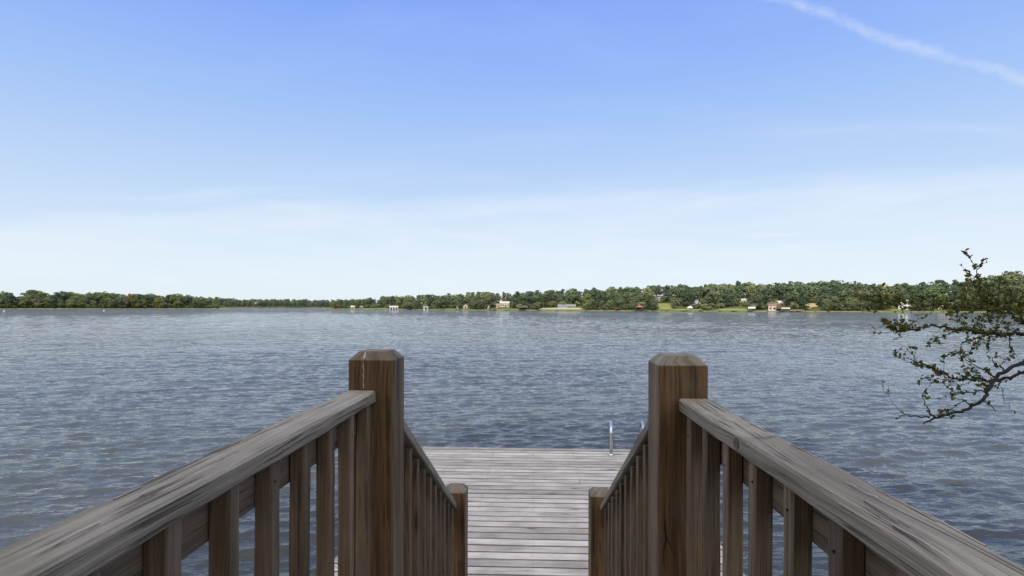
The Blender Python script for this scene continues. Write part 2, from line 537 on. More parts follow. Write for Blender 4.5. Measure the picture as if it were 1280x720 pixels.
# ------------------------------------------------------------------ lake
def build_water():
    cx, cy = 0.0, -8.0
    NA, NR = 1150, 1750
    th = np.linspace(R(-70), R(70), NA)
    rr = np.geomspace(6.0, 3200.0, NR)
    dth = th[1] - th[0]
    ratio = rr[1] / rr[0] - 1
    TH, RR = np.meshgrid(th, rr)
    X = cx + RR * np.sin(TH)
    Y = cy + RR * np.cos(TH)
    Z = np.zeros_like(X)
    delta = rr * max(dth, ratio) * 1.0
    N = 130
    lam = np.exp(rng.uniform(math.log(.13), math.log(2.8), N))
    main = R(103)
    phi = main + rng.normal(0, R(18), N) * np.clip(1.25 - .12 * lam, .7, 1.25)
    k = 2 * math.pi / lam
    slope = np.exp(-((np.log(lam) - math.log(.31)) / .80) ** 2) + .20 * np.exp(-((np.log(lam) - math.log(1.7)) / .6) ** 2)
    slope *= .235 * math.sqrt(2) / math.sqrt((slope ** 2).sum())
    amp = slope / k
    ph = rng.uniform(0, 6.28, N)
    # gust patches
    P = np.zeros_like(X)
    for _ in range(9):
        l = math.exp(rng.uniform(math.log(9), math.log(60)))
        a = rng.uniform(0, 6.28)
        P += np.sin((X * math.cos(a) + Y * math.sin(a) * 1.6) * 2 * math.pi / l + rng.uniform(0, 6.28))
    P = np.clip(1 + .07 * P, .6, 1.4)
    for i in range(N):
        w = np.clip(lam[i] / (1.7 * delta) - 1.0, 0, 1)
        kmax = int(np.searchsorted(-w, 0))  # rows with any weight
        rows = np.nonzero(w > 0)[0]
        if len(rows) == 0:
            continue
        e = rows[-1] + 1
        q = k[i] * (X[:e] * math.cos(phi[i]) + Y[:e] * math.sin(phi[i])) + ph[i]
        # wandering phase makes crests short
        q += 1.1 * np.sin(X[:e] * k[i] * .11 + ph[(i + 5) % N] + Y[:e] * k[i] * .05)
        s = np.sin(q)
        Z[:e] += amp[i] * w[:e, None] * (s + .36 * np.cos(2 * q)) * P[:e]
    co = np.stack([X, Y, Z], -1).reshape(-1, 3).astype(np.float32)
    idx = np.arange(NA * NR).reshape(NR, NA)
    q = np.stack([idx[:-1, :-1], idx[:-1, 1:], idx[1:, 1:], idx[1:, :-1]], -1).reshape(-1, 4)[:, ::-1]
    me = bpy.data.meshes.new('lake_water')
    me.vertices.add(len(co)); me.vertices.foreach_set('co', co.ravel())
    me.loops.add(q.size); me.loops.foreach_set('vertex_index', q.ravel().astype(np.int32))
    me.polygons.add(len(q))
    me.polygons.foreach_set('loop_start', np.arange(0, q.size, 4, dtype=np.int32))
    me.polygons.foreach_set('loop_total', np.full(len(q), 4, np.int32))
    me.polygons.foreach_set('use_smooth', np.ones(len(q), bool))
    me.update()
    m, g = new_mat('rippled_lake_water')
    pos = g.n('ShaderNodeNewGeometry').outputs['Position']
    rot = g.n('ShaderNodeMapping')
    rot.inputs['Rotation'].default_value = (0, 0, R(-10))
    g.link(pos, rot.inputs['Vector'])
    rp = rot.outputs[0]

    def ridged(v, d, r):
        n = g.noise(v, 1.0, d, r)
        return g.math('SUBTRACT', 1.0, g.math('ABSOLUTE', g.math('MULTIPLY', g.math('SUBTRACT', n, .5), 4.0)))
    a = g.noise(g.vmath('MULTIPLY', rp, (5.0, 11.0, 0)), 1.0, 4, .6)
    rg = ridged(g.vmath('MULTIPLY', rp, (1.5, 4.6, 0)), 3, .55)
    b = g.noise(g.vmath('MULTIPLY', rp, (.75, 1.7, 0)), 1.0, 5, .62)
    c = g.noise(g.vmath('MULTIPLY', rp, (.10, .22, 0)), 1.0, 4, .6)
    # gusts: the roughness of the surface varies at every scale
    gust = g.noise(g.vmath('MULTIPLY', rp, (.035, .016, 0)), 1.0, 9, .72)
    pk = g.remap(gust, .30, .70, .40, 1.60)
    dcam = g.vmath('LENGTH', g.vmath('SUBTRACT', pos, (0, -8.0, 0)))
    far = g.remap(dcam, 14, 80)
    h = g.math('ADD', g.math('MULTIPLY', a, .015), g.math('MULTIPLY', rg, .017))
    h = g.math('ADD', h, g.math('MULTIPLY', b, g.math('ADD', .03, g.math('MULTIPLY', far, .24))))
    h = g.math('MULTIPLY', h, pk)
    h = g.math('ADD', h, g.math('MULTIPLY', c, g.math('MULTIPLY', far, .7)))
    bp = g.n('ShaderNodeBump', Strength=1.0, Distance=1.0, Height=h)
    bs = g.n('ShaderNodeBsdfPrincipled', Roughness=.04, IOR=1.333, Normal=bp.outputs[0])
    bs.inputs['Base Color'].default_value = (.052, .057, .056, 1)
    bs.inputs['Specular IOR Level'].default_value = .5
    finish(g, bs.outputs[0])
    me.materials.append(m)
    o = bpy.data.objects.new('lake_water', me)
    COL.objects.link(o)
    tag(o, kind='structure')
    return o


build_water()


# ------------------------------------------------------------------ terrain
def sm(x):
    x = np.clip(x, 0, 1)
    return x * x * (3 - 2 * x)


R_PX = [405, 420, 460, 500, 600, 700, 800, 900, 1000, 1100, 1200, 1300, 1500, 2600]
R_D = [640, 625, 570, 520, 450, 420, 390, 370, 352, 342, 338, 332, 310, 260]
SKY_PX = [405, 445, 480, 540, 600, 640, 700, 790, 835, 870, 925, 945, 1000, 1045, 1108, 1120, 1180, 1200, 1230, 1280, 2600]
SKY_Y = [376, 374, 371, 369, 365, 366, 362, 358, 356, 357, 353, 354, 352.5, 351, 356, 354, 353, 350, 346, 338, 330]
L_PX = [-1500, -400, 0, 130, 230, 280]
L_D = [330, 440, 520, 560, 610, 640]
LSKY_PX = [-1500, -20, 10, 19, 26, 33, 40, 50, 56, 70, 84, 100, 130, 160, 180, 195, 205, 213, 225, 245, 276]
LSKY_Y = [355, 366, 364.5, 369, 371.5, 367, 361.6, 362.5, 366.5, 365.5, 363.5, 366, 364.8, 366.5, 365.8, 366.8, 370.5, 367.2, 367, 370.5, 374]
B_PX = [200, 250, 300, 350, 400, 440, 480]
B_D = [1050, 1080, 1100, 1120, 1120, 1100, 1050]
BSKY_PX = [200, 250, 275, 300, 350, 400, 440, 480]
BSKY_Y = [372, 370.5, 371.5, 373, 373.3, 374.2, 373.5, 373]


class Shore:
    def __init__(s, px, D, spx, sy, depth, treeh, x0, x1, taper0=None, taper1=None):
        s.px, s.D, s.spx, s.sy, s.depth, s.th = px, D, spx, sy, depth, treeh
        s.x0, s.x1, s.t0, s.t1 = x0, x1, taper0, taper1

    def dist(s, px): return float(np.interp(px, s.px, s.D))
    def sky(s, px): return float(np.interp(px, s.spx, s.sy))

    def tap(s, px):
        t = 1.0
        if s.t0: t *= float(sm((px - s.x0) / s.t0))
        if s.t1: t *= float(sm((s.x1 - px) / s.t1))
        return t

    def hill(s, px):
        D = s.dist(px) + s.depth
        z = CAM_Z + (hor(px) - s.sky(px)) / F_PX * D
        return max(2.2, z - s.th)

    def h(s, px, d):
        t = s.tap(px)
        b = -.7 + 1.15 * float(sm((d + 3) / 6))
        return b + s.hill(px) * t * (.32 * float(sm(d / 30)) + .68 * float(sm(d / (s.depth * 1.15))))

    def at(s, px, d):
        p = pt(px, 380, s.dist(px) + d)
        p[2] = s.h(px, d)
        return p

    def solve(s, px, py, dmax=75):
        best, bd = 4.0, 1e9
        d = 2.0
        while d < dmax:
            D = s.dist(px) + d
            y = hor(px) + (CAM_Z - s.h(px, d)) / D * F_PX
            if abs(y - py) < bd:
                best, bd = d, abs(y - py)
            d += 1.0
        return best

    def terrain(s, name, rows, step):
        xs = np.arange(s.x0, s.x1 + .1, step)
        mb = MB()
        for d in rows:
            for x in xs:
                p = s.at(x, d)
                if d > 3:
                    p[2] += .25 * math.sin(x * .7 + d * .21) * math.sin(d * .13 + x * .2)
                if d < 2:
                    q = FWD * (1.6 * math.sin(x * .31) + .9 * math.sin(x * .83 + 2))
                    p = p + q
                mb.v.append(tuple(p))
        n = len(xs)
        for j in range(len(rows) - 1):
            for i in range(n - 1):
                a = j * n + i
                mb.face((a, a + 1, a + n + 1, a + n), ((0, 0), (1, 0), (1, 1), (0, 1)), .5)
        o = mb.build(name, M_SHORE, smooth=True)
        tag(o, kind='structure')
        return o


RS = Shore(R_PX, R_D, SKY_PX, SKY_Y, 95, 13.5, 405, 2600, taper0=40)
LS = Shore(L_PX, L_D, LSKY_PX, LSKY_Y, 60, 13.5, -1500, 288, taper1=60)
BS = Shore(B_PX, B_D, BSKY_PX, BSKY_Y, 160, 13.5, 200, 480)
ROWS = [-4, -2, 0, 1, 2, 4, 7, 11, 16, 24, 34, 46, 60, 80, 105, 140, 200, 400, 1200]
RS.terrain('far_shore_ground', ROWS, 4)
LS.terrain('far_shore_ground', ROWS, 4)
BS.terrain('far_bay_ground', [-5, 0, 4, 12, 25, 45, 70, 110, 170, 260, 700], 8)


def near_bank():
    xs = np.linspace(-90, 90, 181); ys = np.concatenate([np.linspace(-80, -12, 35), np.linspace(-11.5, 9, 83)])
    mb = MB()
    for y in ys:
        for x in xs:
            edge = -.6 + 5.2 * float(sm((x - 5.5) / 3.5)) + .8 * math.sin(x * .35) + .3 * math.sin(x * 1.3)
            s = edge - y
            z = -.8 + 1.1 * float(sm((s + 1.5) / 2.2)) + max(0, s) * .12 + .05 * math.sin(x * 2.1 + y) * math.sin(y * 1.7)
            if s < -2.5: z = -1.2
            mb.v.append((x, y, z))
    n = len(xs)
    for j in range(len(ys) - 1):
        for i in range(n - 1):
            a = j * n + i
            mb.face((a, a + 1, a + n + 1, a + n), ((0, 0), (1, 0), (1, 1), (0, 1)), .5)
    tag(mb.build('near_shore_ground', M_BANK, smooth=True), kind='structure')


near_bank()


# ------------------------------------------------------------------ tree prototypes (numpy leaf clumps)
def crown_data(blobs, n, size, seed, up=.25):
    """leaf clump faces spread through a crown. returns verts (n*4,3), tint (n,3)"""
    r = np.random.default_rng(seed)
    bl = np.array([b[:3] for b in blobs]); br = np.array([b[3:6] for b in blobs])
    wts = (br[:, 0] * br[:, 2]); wts = wts / wts.sum()
    which = r.choice(len(blobs), n, p=wts)
    d = r.normal(size=(n, 3)); d /= np.linalg.norm(d, axis=1)[:, None]
    d[:, 2] = np.where(d[:, 2] < -.35, -d[:, 2], d[:, 2])
    rad = r.uniform(.55, 1.08, n) ** .6
    c = bl[which] + d * br[which] * rad[:, None]
    nr = d + r.normal(0, .40, (n, 3)); nr[:, 2] += up
    nr /= np.linalg.norm(nr, axis=1)[:, None]
    a = np.cross(nr, r.normal(size=(n, 3))); a /= np.linalg.norm(a, axis=1)[:, None]
    b = np.cross(nr, a)
    sz = size * r.uniform(.6, 1.35, n)
    a *= sz[:, None]; b *= (sz * r.uniform(.5, .85, n))[:, None]
    bend = nr * (sz * .25)[:, None]
    v = np.stack([c - a, c - b * .9 + bend, c + a, c + b * 1.1 + bend], 1).reshape(-1, 3)
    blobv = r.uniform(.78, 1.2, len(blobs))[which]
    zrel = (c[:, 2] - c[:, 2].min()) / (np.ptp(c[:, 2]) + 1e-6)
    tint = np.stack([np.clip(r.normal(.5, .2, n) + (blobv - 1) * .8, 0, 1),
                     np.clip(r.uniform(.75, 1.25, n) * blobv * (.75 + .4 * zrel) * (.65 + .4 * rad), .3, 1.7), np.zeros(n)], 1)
    return v, tint


def quads_mesh(name, v, tint, mat):
    n = len(v) // 4
    me = bpy.data.meshes.new(name)
    me.vertices.add(len(v)); me.vertices.foreach_set('co', v.astype(np.float32).ravel())
    me.loops.add(len(v)); me.loops.foreach_set('vertex_index', np.arange(len(v), dtype=np.int32))
    me.polygons.add(n)
    me.polygons.foreach_set('loop_start', np.arange(0, len(v), 4, dtype=np.int32))
    me.polygons.foreach_set('loop_total', np.full(n, 4, np.int32))
    at = me.attributes.new('tint', 'FLOAT_VECTOR', 'FACE')
    at.data.foreach_set('vector', tint.astype(np.float32).ravel())
    me.materials.append(mat)
    me.update()
    return me


def broad_blobs(r, h, w, n=9, low=.12):
    bl = []
    for i in range(3):
        a = i * 2.1 + r.uniform(0, 1)
        bl.append((math.cos(a) * w * .22, math.sin(a) * w * .22, h * .17, w * .22, w * .22, h * .15))
    for i in range(n):
        a = r.uniform(0, 6.28); q = math.sqrt(r.uniform(0, 1)) * w * .34
        z = h * r.uniform(low + .18, .86)
        k = (1 - abs(z / h - .5) * .9)
        s = w * r.uniform(.20, .32)
        bl.append((math.cos(a) * q * (.6 + .6 * k), math.sin(a) * q * (.6 + .6 * k), z, s, s, s * r.uniform(.6, .85)))
    bl.append((r.uniform(-.06, .06) * w, 0, h * .86, w * .24, w * .24, h * .13))
    bl.append((0, 0, h * .5, w * .38, w * .38, h * .34))
    return bl


def pine_blobs(r, h, w):
    bl = []
    for i in range(9):
        z = h * r.uniform(.42, .95)
        q = (1 - (z / h - .42) / .75) * w * .38
        a = r.uniform(0, 6.28)
        s = w * r.uniform(.14, .24)
        bl.append((math.cos(a) * q, math.sin(a) * q, z, s * 1.2, s * 1.2, s * .55))
    bl.append((0, 0, h * .93, w * .18, w * .18, h * .07))
    bl.append((0, 0, h * .7, w * .2, w * .2, h * .2))
    return bl


PROTO = {}
pr = random.Random(5)
for kind, cnt in (('broad', 7), ('pine', 5), ('shrub', 5), ('umbrella', 1)):
    PROTO[kind] = []
    for i in range(cnt):
        if kind == 'broad':
            h, w = 12.0, pr.uniform(8.0, 10.5)
            bl = broad_blobs(pr, h, w, 10); n, sz = 1300, .52
        elif kind == 'pine':
            h, w = 15.0, pr.uniform(6.0, 7.5)
            bl = pine_blobs(pr, h, w); n, sz = 1000, .46
        elif kind == 'umbrella':
            h, w = 15.0, 11.0
            bl = [(pr.uniform(-4, 4), pr.uniform(-2, 2), 12.6 + pr.uniform(-.4, .4), 2.3, 2.3, .9) for _ in range(7)] + [(0, 0, 13.5, 3.6, 3.0, .9)]; n, sz = 800, .42
        else:
            h, w = 4.0, pr.uniform(4.5, 7.0)
            bl = [(pr.uniform(-.3, .3) * w, pr.uniform(-.3, .3) * w, pr.uniform(.9, 2.4), w * .24, w * .24, pr.uniform(1.0, 1.5)) for _ in range(6)]; n, sz = 520, .40
        v, t = crown_data(bl, n, sz, 100 + i + 31 * len(kind))
        # coarse version for the massed wood
        v2, t2 = crown_data(bl, int(n * .42), sz * 1.45, 900 + i + 31 * len(kind))
        mb = MB()
        ph = pr.uniform(0, 6)
        th = h * (.62 if kind != 'pine' else .9)
        if kind == 'umbrella': th = h * .86
        rb = .03 * h * (.55 if kind == 'shrub' else 1) * .55
        mb.tube([(0, 0, -.6), (.05 * math.sin(ph), 0, th * .3), (.2 * math.sin(ph), .1, th * .65), (.1, .15, th)], [rb * 1.3, rb, rb * .75, rb * .3], 7)
        if kind != 'shrub':
            for q in range(4):
                a = q * 1.6 + ph
                z0 = th * (.5 + .1 * q)
                mb.tube([(0, 0, z0), (math.cos(a) * w * .14, math.sin(a) * w * .14, z0 + .9), (math.cos(a) * w * .3, math.sin(a) * w * .3, z0 + 2.0)], [rb * .5, rb * .35, rb * .12], 5)
        trunk = mb.build('trunk', M_BARK, smooth=True)
        COL.objects.unlink(trunk)
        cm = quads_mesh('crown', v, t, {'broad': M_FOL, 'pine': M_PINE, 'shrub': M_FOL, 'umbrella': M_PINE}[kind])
        PROTO[kind].append(dict(h=h, w=w, trunk=trunk.data, crown=cm, v2=v2, t2=t2))

NAMES = {'broad': 'broadleaf_tree', 'pine': 'pine_tree', 'shrub': 'shrub', 'umbrella': 'pine_tree'}
CATS = {'broad': 'tree', 'pine': 'tree', 'shrub': 'shrub', 'umbrella': 'tree'}
TREES = 0


def add_tree(kind, p, h, label, group=None, mat=None, widen=1.0, i=None):
    global TREES
    P = PROTO[kind][random.randrange(len(PROTO[kind])) if i is None else i]
    e = empty(NAMES[kind], tuple(p), label, CATS[kind], group)
    k = h / P['h']
    e.scale = (k * widen, k * widen, k)
    e.rotation_euler = (0, 0, random.uniform(0, 6.28) if kind != 'umbrella' else 0)
    for nm, me in (('trunk', P['trunk']), ('crown', P['crown'])):
        c = bpy.data.objects.new(nm, me)
        COL.objects.link(c)
        c.parent = e
        if nm == 'crown' and mat:
            c.material_slots[0].link = 'OBJECT'
            c.material_slots[0].material = mat
    TREES += 1
    return e


# ------------------------------------------------------------------ houses on the far shore
SITES = []      # (px0, px1, depth) keep trees out of the view of these


def basis(px):
    d = FWD + RGT * (px - CX) / F_PX
    return math.atan2(d[1], d[0]) - math.pi / 2


def gable(mb, w, d, z0, rh, ov, along_x, tint=.5):
    """solid gable roof prism"""
    hw, hd = w / 2 + ov, d / 2 + ov
    if along_x:
        a = [(-hw, -hd, z0), (-hw, hd, z0), (-hw, 0, z0 + rh)]
        b = [(hw, -hd, z0), (hw, hd, z0), (hw, 0, z0 + rh)]
    else:
        a = [(-hw, -hd, z0), (0, -hd, z0 + rh), (hw, -hd, z0)]
        b = [(-hw, hd, z0), (0, hd, z0 + rh), (hw, hd, z0)]
    th = .18
    low = lambda q: (q[0], q[1], q[2] - th)
    n = len(mb.v)
    mb.v += a + b
    i = lambda k: n + k
    for f in ((0, 2, 1), (3, 4, 5), (0, 1, 4, 3), (1, 2, 5, 4), (2, 0, 3, 5)):
        mb.face(tuple(i(k) for k in f), tuple((float(k), 0.0) for k in f), tint)


def house(name, px0, px1, ytop, ybase, label, wall, roof, shore=RS, along=True, roofp=.45, wins=3, door=True, depth=.75, chimney=False, group=None, d=None, doors_open=0, cat='house'):
    pxm = (px0 + px1) / 2
    dd = shore.solve(pxm, ybase) if d is None else d
    D = shore.dist(pxm) + dd
    w = (px1 - px0) / F_PX * D
    z0 = CAM_Z - (ybase - hor(pxm)) / F_PX * D
    zt = CAM_Z - (ytop - hor(pxm)) / F_PX * D
    H = zt - z0
    rh = H * roofp
    wh = H - rh
    dp = max(w * depth, 3.0)
    p = pt(pxm, 380, D + dp / 2)
    base = float(p[2]); p[2] = z0
    e = empty(name, tuple(p), label, cat, group)
    e.rotation_euler = (0, 0, basis(pxm))
    gz = min(0, shore.h(pxm, dd) - z0, ) - .8

    def add(mb, nm, mat, par):
        me_o = mb.build(nm, mat)
        me_o.parent = par
        me_o.matrix_parent_inverse.identity()
        return me_o
    mb = MB(); mb.box((0, 0, (wh + gz) / 2), (w * .96, dp, wh - gz))
    if not along:
        n = len(mb.v); x = w * .48
        mb.v += [(-x, -dp / 2, wh - .01), (0, -dp / 2, wh + rh * .93), (x, -dp / 2, wh - .01), (-x, dp / 2, wh - .01), (0, dp / 2, wh + rh * .93), (x, dp / 2, wh - .01)]
        for f in ((0, 2, 1), (3, 4, 5)):
            mb.face(tuple(n + k for k in f), ((0, 0), (1, 0), (1, 1)), .5)
    add(mb, 'wall', wall, e)
    mb = MB(); gable(mb, w * .96, dp, wh, rh, .25 if not along else .35, along)
    if not along:
        # open the front gable: roof as two slopes
        mb = MB()
        hw = w * .5
        for sgn in (-1, 1):
            n = len(mb.v)
            mb.v += [(0, -dp / 2 - .3, wh + rh), (sgn * hw, -dp / 2 - .3, wh - .1), (sgn * hw, dp / 2 + .3, wh - .1), (0, dp / 2 + .3, wh + rh),
                     (0, -dp / 2 - .3, wh + rh - .2), (sgn * hw, -dp / 2 - .3, wh - .3), (sgn * hw, dp / 2 + .3, wh - .3), (0, dp / 2 + .3, wh + rh - .2)]
            for f in ((0, 1, 2, 3), (4, 7, 6, 5), (0, 4, 5, 1), (3, 2, 6, 7), (1, 5, 6, 2)):
                mb.face(tuple(n + k for k in f), ((0, 0), (1, 0), (1, 1), (0, 1)), .5)
    rf = add(mb, 'roof', roof, e)
    if chimney:
        mb = MB(); mb.box((w * .2, 0, wh + rh), (.8, .8, 1.6)); add(mb, 'chimney', M_BRICK, rf)
    rowz = [wh * .5] if wh < 4.6 else [wh * .27, wh * .74]
    wz = min(1.3, wh * .42)
    tot = wins + (1 if door else 0)
    for z in rowz:
        for k in range(tot):
            x = (-.5 + (k + .5) / tot) * w * .9
            if door and k == tot // 2 and z == rowz[0]:
                mb = MB(); mb.box((x, -dp / 2 - .02, min(1.0, wh * .42)), (1.0, .08, min(2.0, wh * .84))); add(mb, 'door', M_OPEN, e)
            else:
                mb = MB(); mb.box((x, -dp / 2 - .02, z), (min(1.5, w / tot * .5), .08, wz)); wn = add(mb, 'window', M_GLASS, e)
    for k in range(doors_open):
        x = (-.5 + (k + .5) / doors_open) * w * .9
        mb = MB(); mb.box((x, -dp / 2 - .04, wh * .42), (w / doors_open * .58, .06, wh * .84)); add(mb, 'boat_opening', M_OPEN, e)
    SITES.append((px0 - .5, px1 + .5, D + 1.0, ybase - .6))
    return e


def shelter(name, px0, px1, ytop, ybase, label, roofm, shore=RS, cone=False, walls=None, d=1.5, roofp=.45, cat='boathouse', deckm=None):
    """open boathouse / gazebo: posts, roof and a pier floor over the water's edge"""
    pxm = (px0 + px1) / 2
    D = shore.dist(pxm) + d
    w = (px1 - px0) / F_PX * D
    zt = CAM_Z - (ytop - hor(pxm)) / F_PX * D
    p = pt(pxm, 380, D + w * .3); p[2] = 0
    e = empty(name, tuple(p), label, cat)
    e.rotation_euler = (0, 0, basis(pxm))

    def add(mb, nm, mat):
        o = mb.build(nm, mat); o.parent = e; o.matrix_parent_inverse.identity(); return o
    fl = .75
    H = zt - fl
    rh = H * roofp; eave = zt - rh
    dp = w * .8
    mb = MB(); mb.box((0, 0, fl - .15), (w, dp, .3)); add(mb, 'pier_floor', deckm or M_POSTD)
    for sx in (-1, 1):
        for sy in (-1, 1):
            mb = MB(); mb.box((sx * w * .42, sy * dp * .42, (eave - 1) / 2), (.28, .28, eave + 1)); add(mb, 'post', M_POSTD)
    if cone:
        mb = MB()
        mb.lathe((0, 0, 0), [(w * .52, eave - .15), (w * .54, eave), (w * .26, eave + rh * .45), (.06, zt)], 8)
        add(mb, 'roof', roofm)
    else:
        mb = MB(); gable(mb, w, dp, eave, rh, .3, True); add(mb, 'roof', roofm)
    if walls:
        mb = MB(); mb.box((0, dp * .36, (fl + eave) / 2), (w * .8, .15, eave - fl)); add(mb, 'back_wall', walls)
    SITES.append((px0 - .3, px1 + .3, D + 1.0))
    return e


house('lake_house', 318.2, 321, 377.3, 380.2, 'tiny pale house alone among trees across the distant bay', M_TAN, M_ROOFL, BS, along=False, wins=1, d=45)
house('cabin', 438.5, 443.5, 382, 385.6, 'small pale cabin near the promontory tip, left of two', M_TAN, M_ROOFL, wins=2, roofp=.5)
house('cabin', 449.5, 453.8, 382.2, 385.3, 'small grey cabin near the promontory tip, right of two', M_GREYW, M_ROOFL, wins=2, roofp=.5)
house('boathouse', 487, 497.5, 382.3, 387.2, 'white waterside boathouse with dark openings on the promontory', M_WHITE, M_ROOFL, wins=0, door=False, doors_open=3, roofp=.35, d=3, cat='boathouse')
house('boathouse', 529.3, 535.2, 382.6, 386.4, 'small white boathouse with blue grey roof by the shore grass', M_WHITE, M_ROOFG, wins=0, door=False, doors_open=1, roofp=.55, d=3, cat='boathouse')
house('lake_house', 578.8, 585, 379.8, 385.3, 'beige house half hidden beside a dark round tree', M_CREAM, M_ROOFB, wins=2, along=False)
house('cabin', 571, 574.4, 382.4, 386, 'little tan hut left of the dark round tree', M_TAN, M_ROOFB, wins=1)
house('cabin', 609.3, 612.6, 381.6, 386, 'small cream hut behind the low brown pier', M_CREAM, M_ROOFB, wins=1, along=False)
house('lake_house', 624.6, 636.8, 376.6, 384.0, 'large two storey cream house with pale pinkish roof', M_CREAM, M_ROOFL, wins=3, roofp=.33, chimney=True)
house('house_wing', 620.0, 625.2, 379.4, 384.6, 'low tan side building joined to the left of the cream house', M_TAN, M_ROOFB, wins=1, roofp=.4, cat='outbuilding')
shelter('boathouse', 649, 659.5, 382.6, 387, 'open boathouse with dark hipped roof at the water', M_ROOFD, walls=M_POSTD)
house('ranch_house', 697, 719.8, 380.3, 384.3, 'long low ranch house with blue grey roof above lawn', M_GREYW, M_ROOFG, wins=5, roofp=.62, depth=.4)
shelter('gazebo', 794, 805.5, 380.8, 388, 'reddish gazebo with pointed roof on a dark pier', M_ROOFR, cone=True, roofp=.5, cat='gazebo')
house('lake_house', 819, 825.5, 371.2, 374.6, 'grey roofed house above the bright sloping lawn', M_TAN, M_ROOFG, wins=2, roofp=.55)
house('lake_house', 867, 875.6, 374.2, 380.2, 'grey house with white gable among hillside trees', M_GREYW, M_ROOFG, wins=1, along=False, roofp=.55)
house('lake_house', 924.5, 934, 373.2, 377.6, 'white house with pale roof high among hillside trees', M_WHITE, M_ROOFL, wins=3, roofp=.6)
house('lake_house', 970.5, 981.5, 375.8, 382.0, 'pale roofed house above the cluster of boathouses', M_BRICK, M_ROOFL, wins=3, roofp=.55)
house('boathouse', 960.8, 970.2, 379.5, 388.6, 'two level boathouse with rust red roof and white doors', M_CREAM, M_ROOFR, wins=2, door=False, roofp=.32, d=2.5, cat='boathouse')
shelter('boathouse', 970.6, 976, 384.0, 389, 'narrow dark boathouse beside the rust red roofed one', M_ROOFD, walls=M_OPEN, d=1.0)
shelter('boathouse', 977, 986.5, 384.4, 389, 'cream roofed boat shelter at the end of the sandy bank', M_ROOFL, walls=M_TAN, d=1.0)
shelter('boathouse', 936.2, 943.4, 383.6, 388.6, 'white roofed boat shelter standing alone by dense shrubs', M_WHITE, d=1.0)
house('lake_house', 1124, 1138, 372.4, 386.6, 'white house with brown roof behind the overhanging branch', M_WHITE, M_ROOFB, wins=2, roofp=.35, along=False)
house('lake_house', 1174.5, 1191, 378.0, 387.4, 'bright cream house with broad tan roof behind the branch', M_CREAM, M_ROOFB, wins=4, roofp=.55)


def canopy():
    pxm = 862.5; d = 8; D = RS.dist(pxm) + d
    p = RS.at(pxm, d)
    w = 8 / F_PX * D
    e = empty('garden_canopy', tuple(p), 'white domed garden canopy on the lawn by the water', 'canopy')
    zt = CAM_Z - (382.6 - hor(pxm)) / F_PX * D - p[2]
    mb = MB(); mb.lathe((0, 0, 0), [(w * .5, zt * .45), (w * .48, zt * .55), (w * .3, zt * .85), (.1, zt)], 12)
    o = mb.build('canopy_cloth', M_WHITE); o.parent = e; o.matrix_parent_inverse.identity()
    for a in range(4):
        mb = MB(); mb.box((w * .44 * math.cos(a * 1.571 + .785), w * .44 * math.sin(a * 1.571 + .785), zt * .25), (.1, .1, zt * .55))
        o = mb.build('pole', M_WHITE); o.parent = e; o.matrix_parent_inverse.identity()
    SITES.append((857.5, 867.5, D + 1))


canopy()


def far_pier(px0, px1, label, mat=M_POSTD, shore=RS, out=5, h=.8):
    pxm = (px0 + px1) / 2; D = shore.dist(pxm) - out * .5
    w = (px1 - px0) / F_PX * D
    p = pt(pxm, 380, D); p[2] = 0
    e = empty('pier', tuple(p), label, 'pier'); e.rotation_euler = (0, 0, basis(pxm))
    mb = MB(); mb.box((0, 0, h), (w, out, .25)); o = mb.build('pier_floor', mat); o.parent = e; o.matrix_parent_inverse.identity()
    n = max(2, int(w / 3))
    for k in range(n + 1):
        mb = MB(); mb.box(((k / n - .5) * w * .96, -out * .45, h * .4), (.25, .25, h * 1.8)); o = mb.build('pile', M_POSTD); o.parent = e; o.matrix_parent_inverse.identity()


far_pier(608, 620, 'low brown pier in front of the cream hut')
far_pier(786, 810, 'dark pier under the reddish gazebo', out=3)
far_pier(987, 1006, 'long dark pier right of the cream boat shelter')
far_pier(502, 514, 'low dark pier right of the white boathouse')


# lawns and bare banks
def lawn(name, px0, px1, d0, d1, mat, shore=RS, lift=.12):
    mb = MB()
    nx = max(4, int((px1 - px0) / 1.5)); ny = 10
    for j in range(ny + 1):
        for i in range(nx + 1):
            t = j / ny
            x = px0 + (px1 - px0) * i / nx + (2.0 * math.sin(j * 1.3) if i in (0, nx) else 0)
            d = d0 + (d1 - d0) * t
            p = shore.at(x, d)
            p[2] += lift + .28
            mb.v.append(tuple(p))
    n = nx + 1
    for j in range(ny):
        for i in range(nx):
            a = j * n + i
            mb.face((a, a + 1, a + n + 1, a + n), ((0, 0), (1, 0), (1, 1), (0, 1)), .5)
    tag(mb.build(name, mat, smooth=True), kind='structure')
    SITES.append((px0 + 1, px1 - 1, shore.dist((px0 + px1) / 2) + d1))


lawn('lawn', 673, 727, 2, 16, M_LAWNP)
lawn('lawn', 617, 647, 1, 8, M_LAWN)
lawn('lawn', 819, 840, 3, 45, M_LAWNY)
lawn('lawn', 841, 877, 1, 8, M_LAWN)
lawn('lawn', 897, 934, 1, 10, M_LAWN)
lawn('sandy_bank', 985, 1005, 1, 6, M_SAND)
lawn('sandy_bank', 1007, 1021, 16, 34, M_SAND)
lawn('lawn', 1001, 1014, 8, 18, M_LAWN)
lawn('lawn', 1112, 1136, 2, 9, M_LAWN)
lawn('lawn', 426, 484, 1, 8, M_LAWN)
lawn('lawn', 540, 570, 1, 8, M_LAWN)


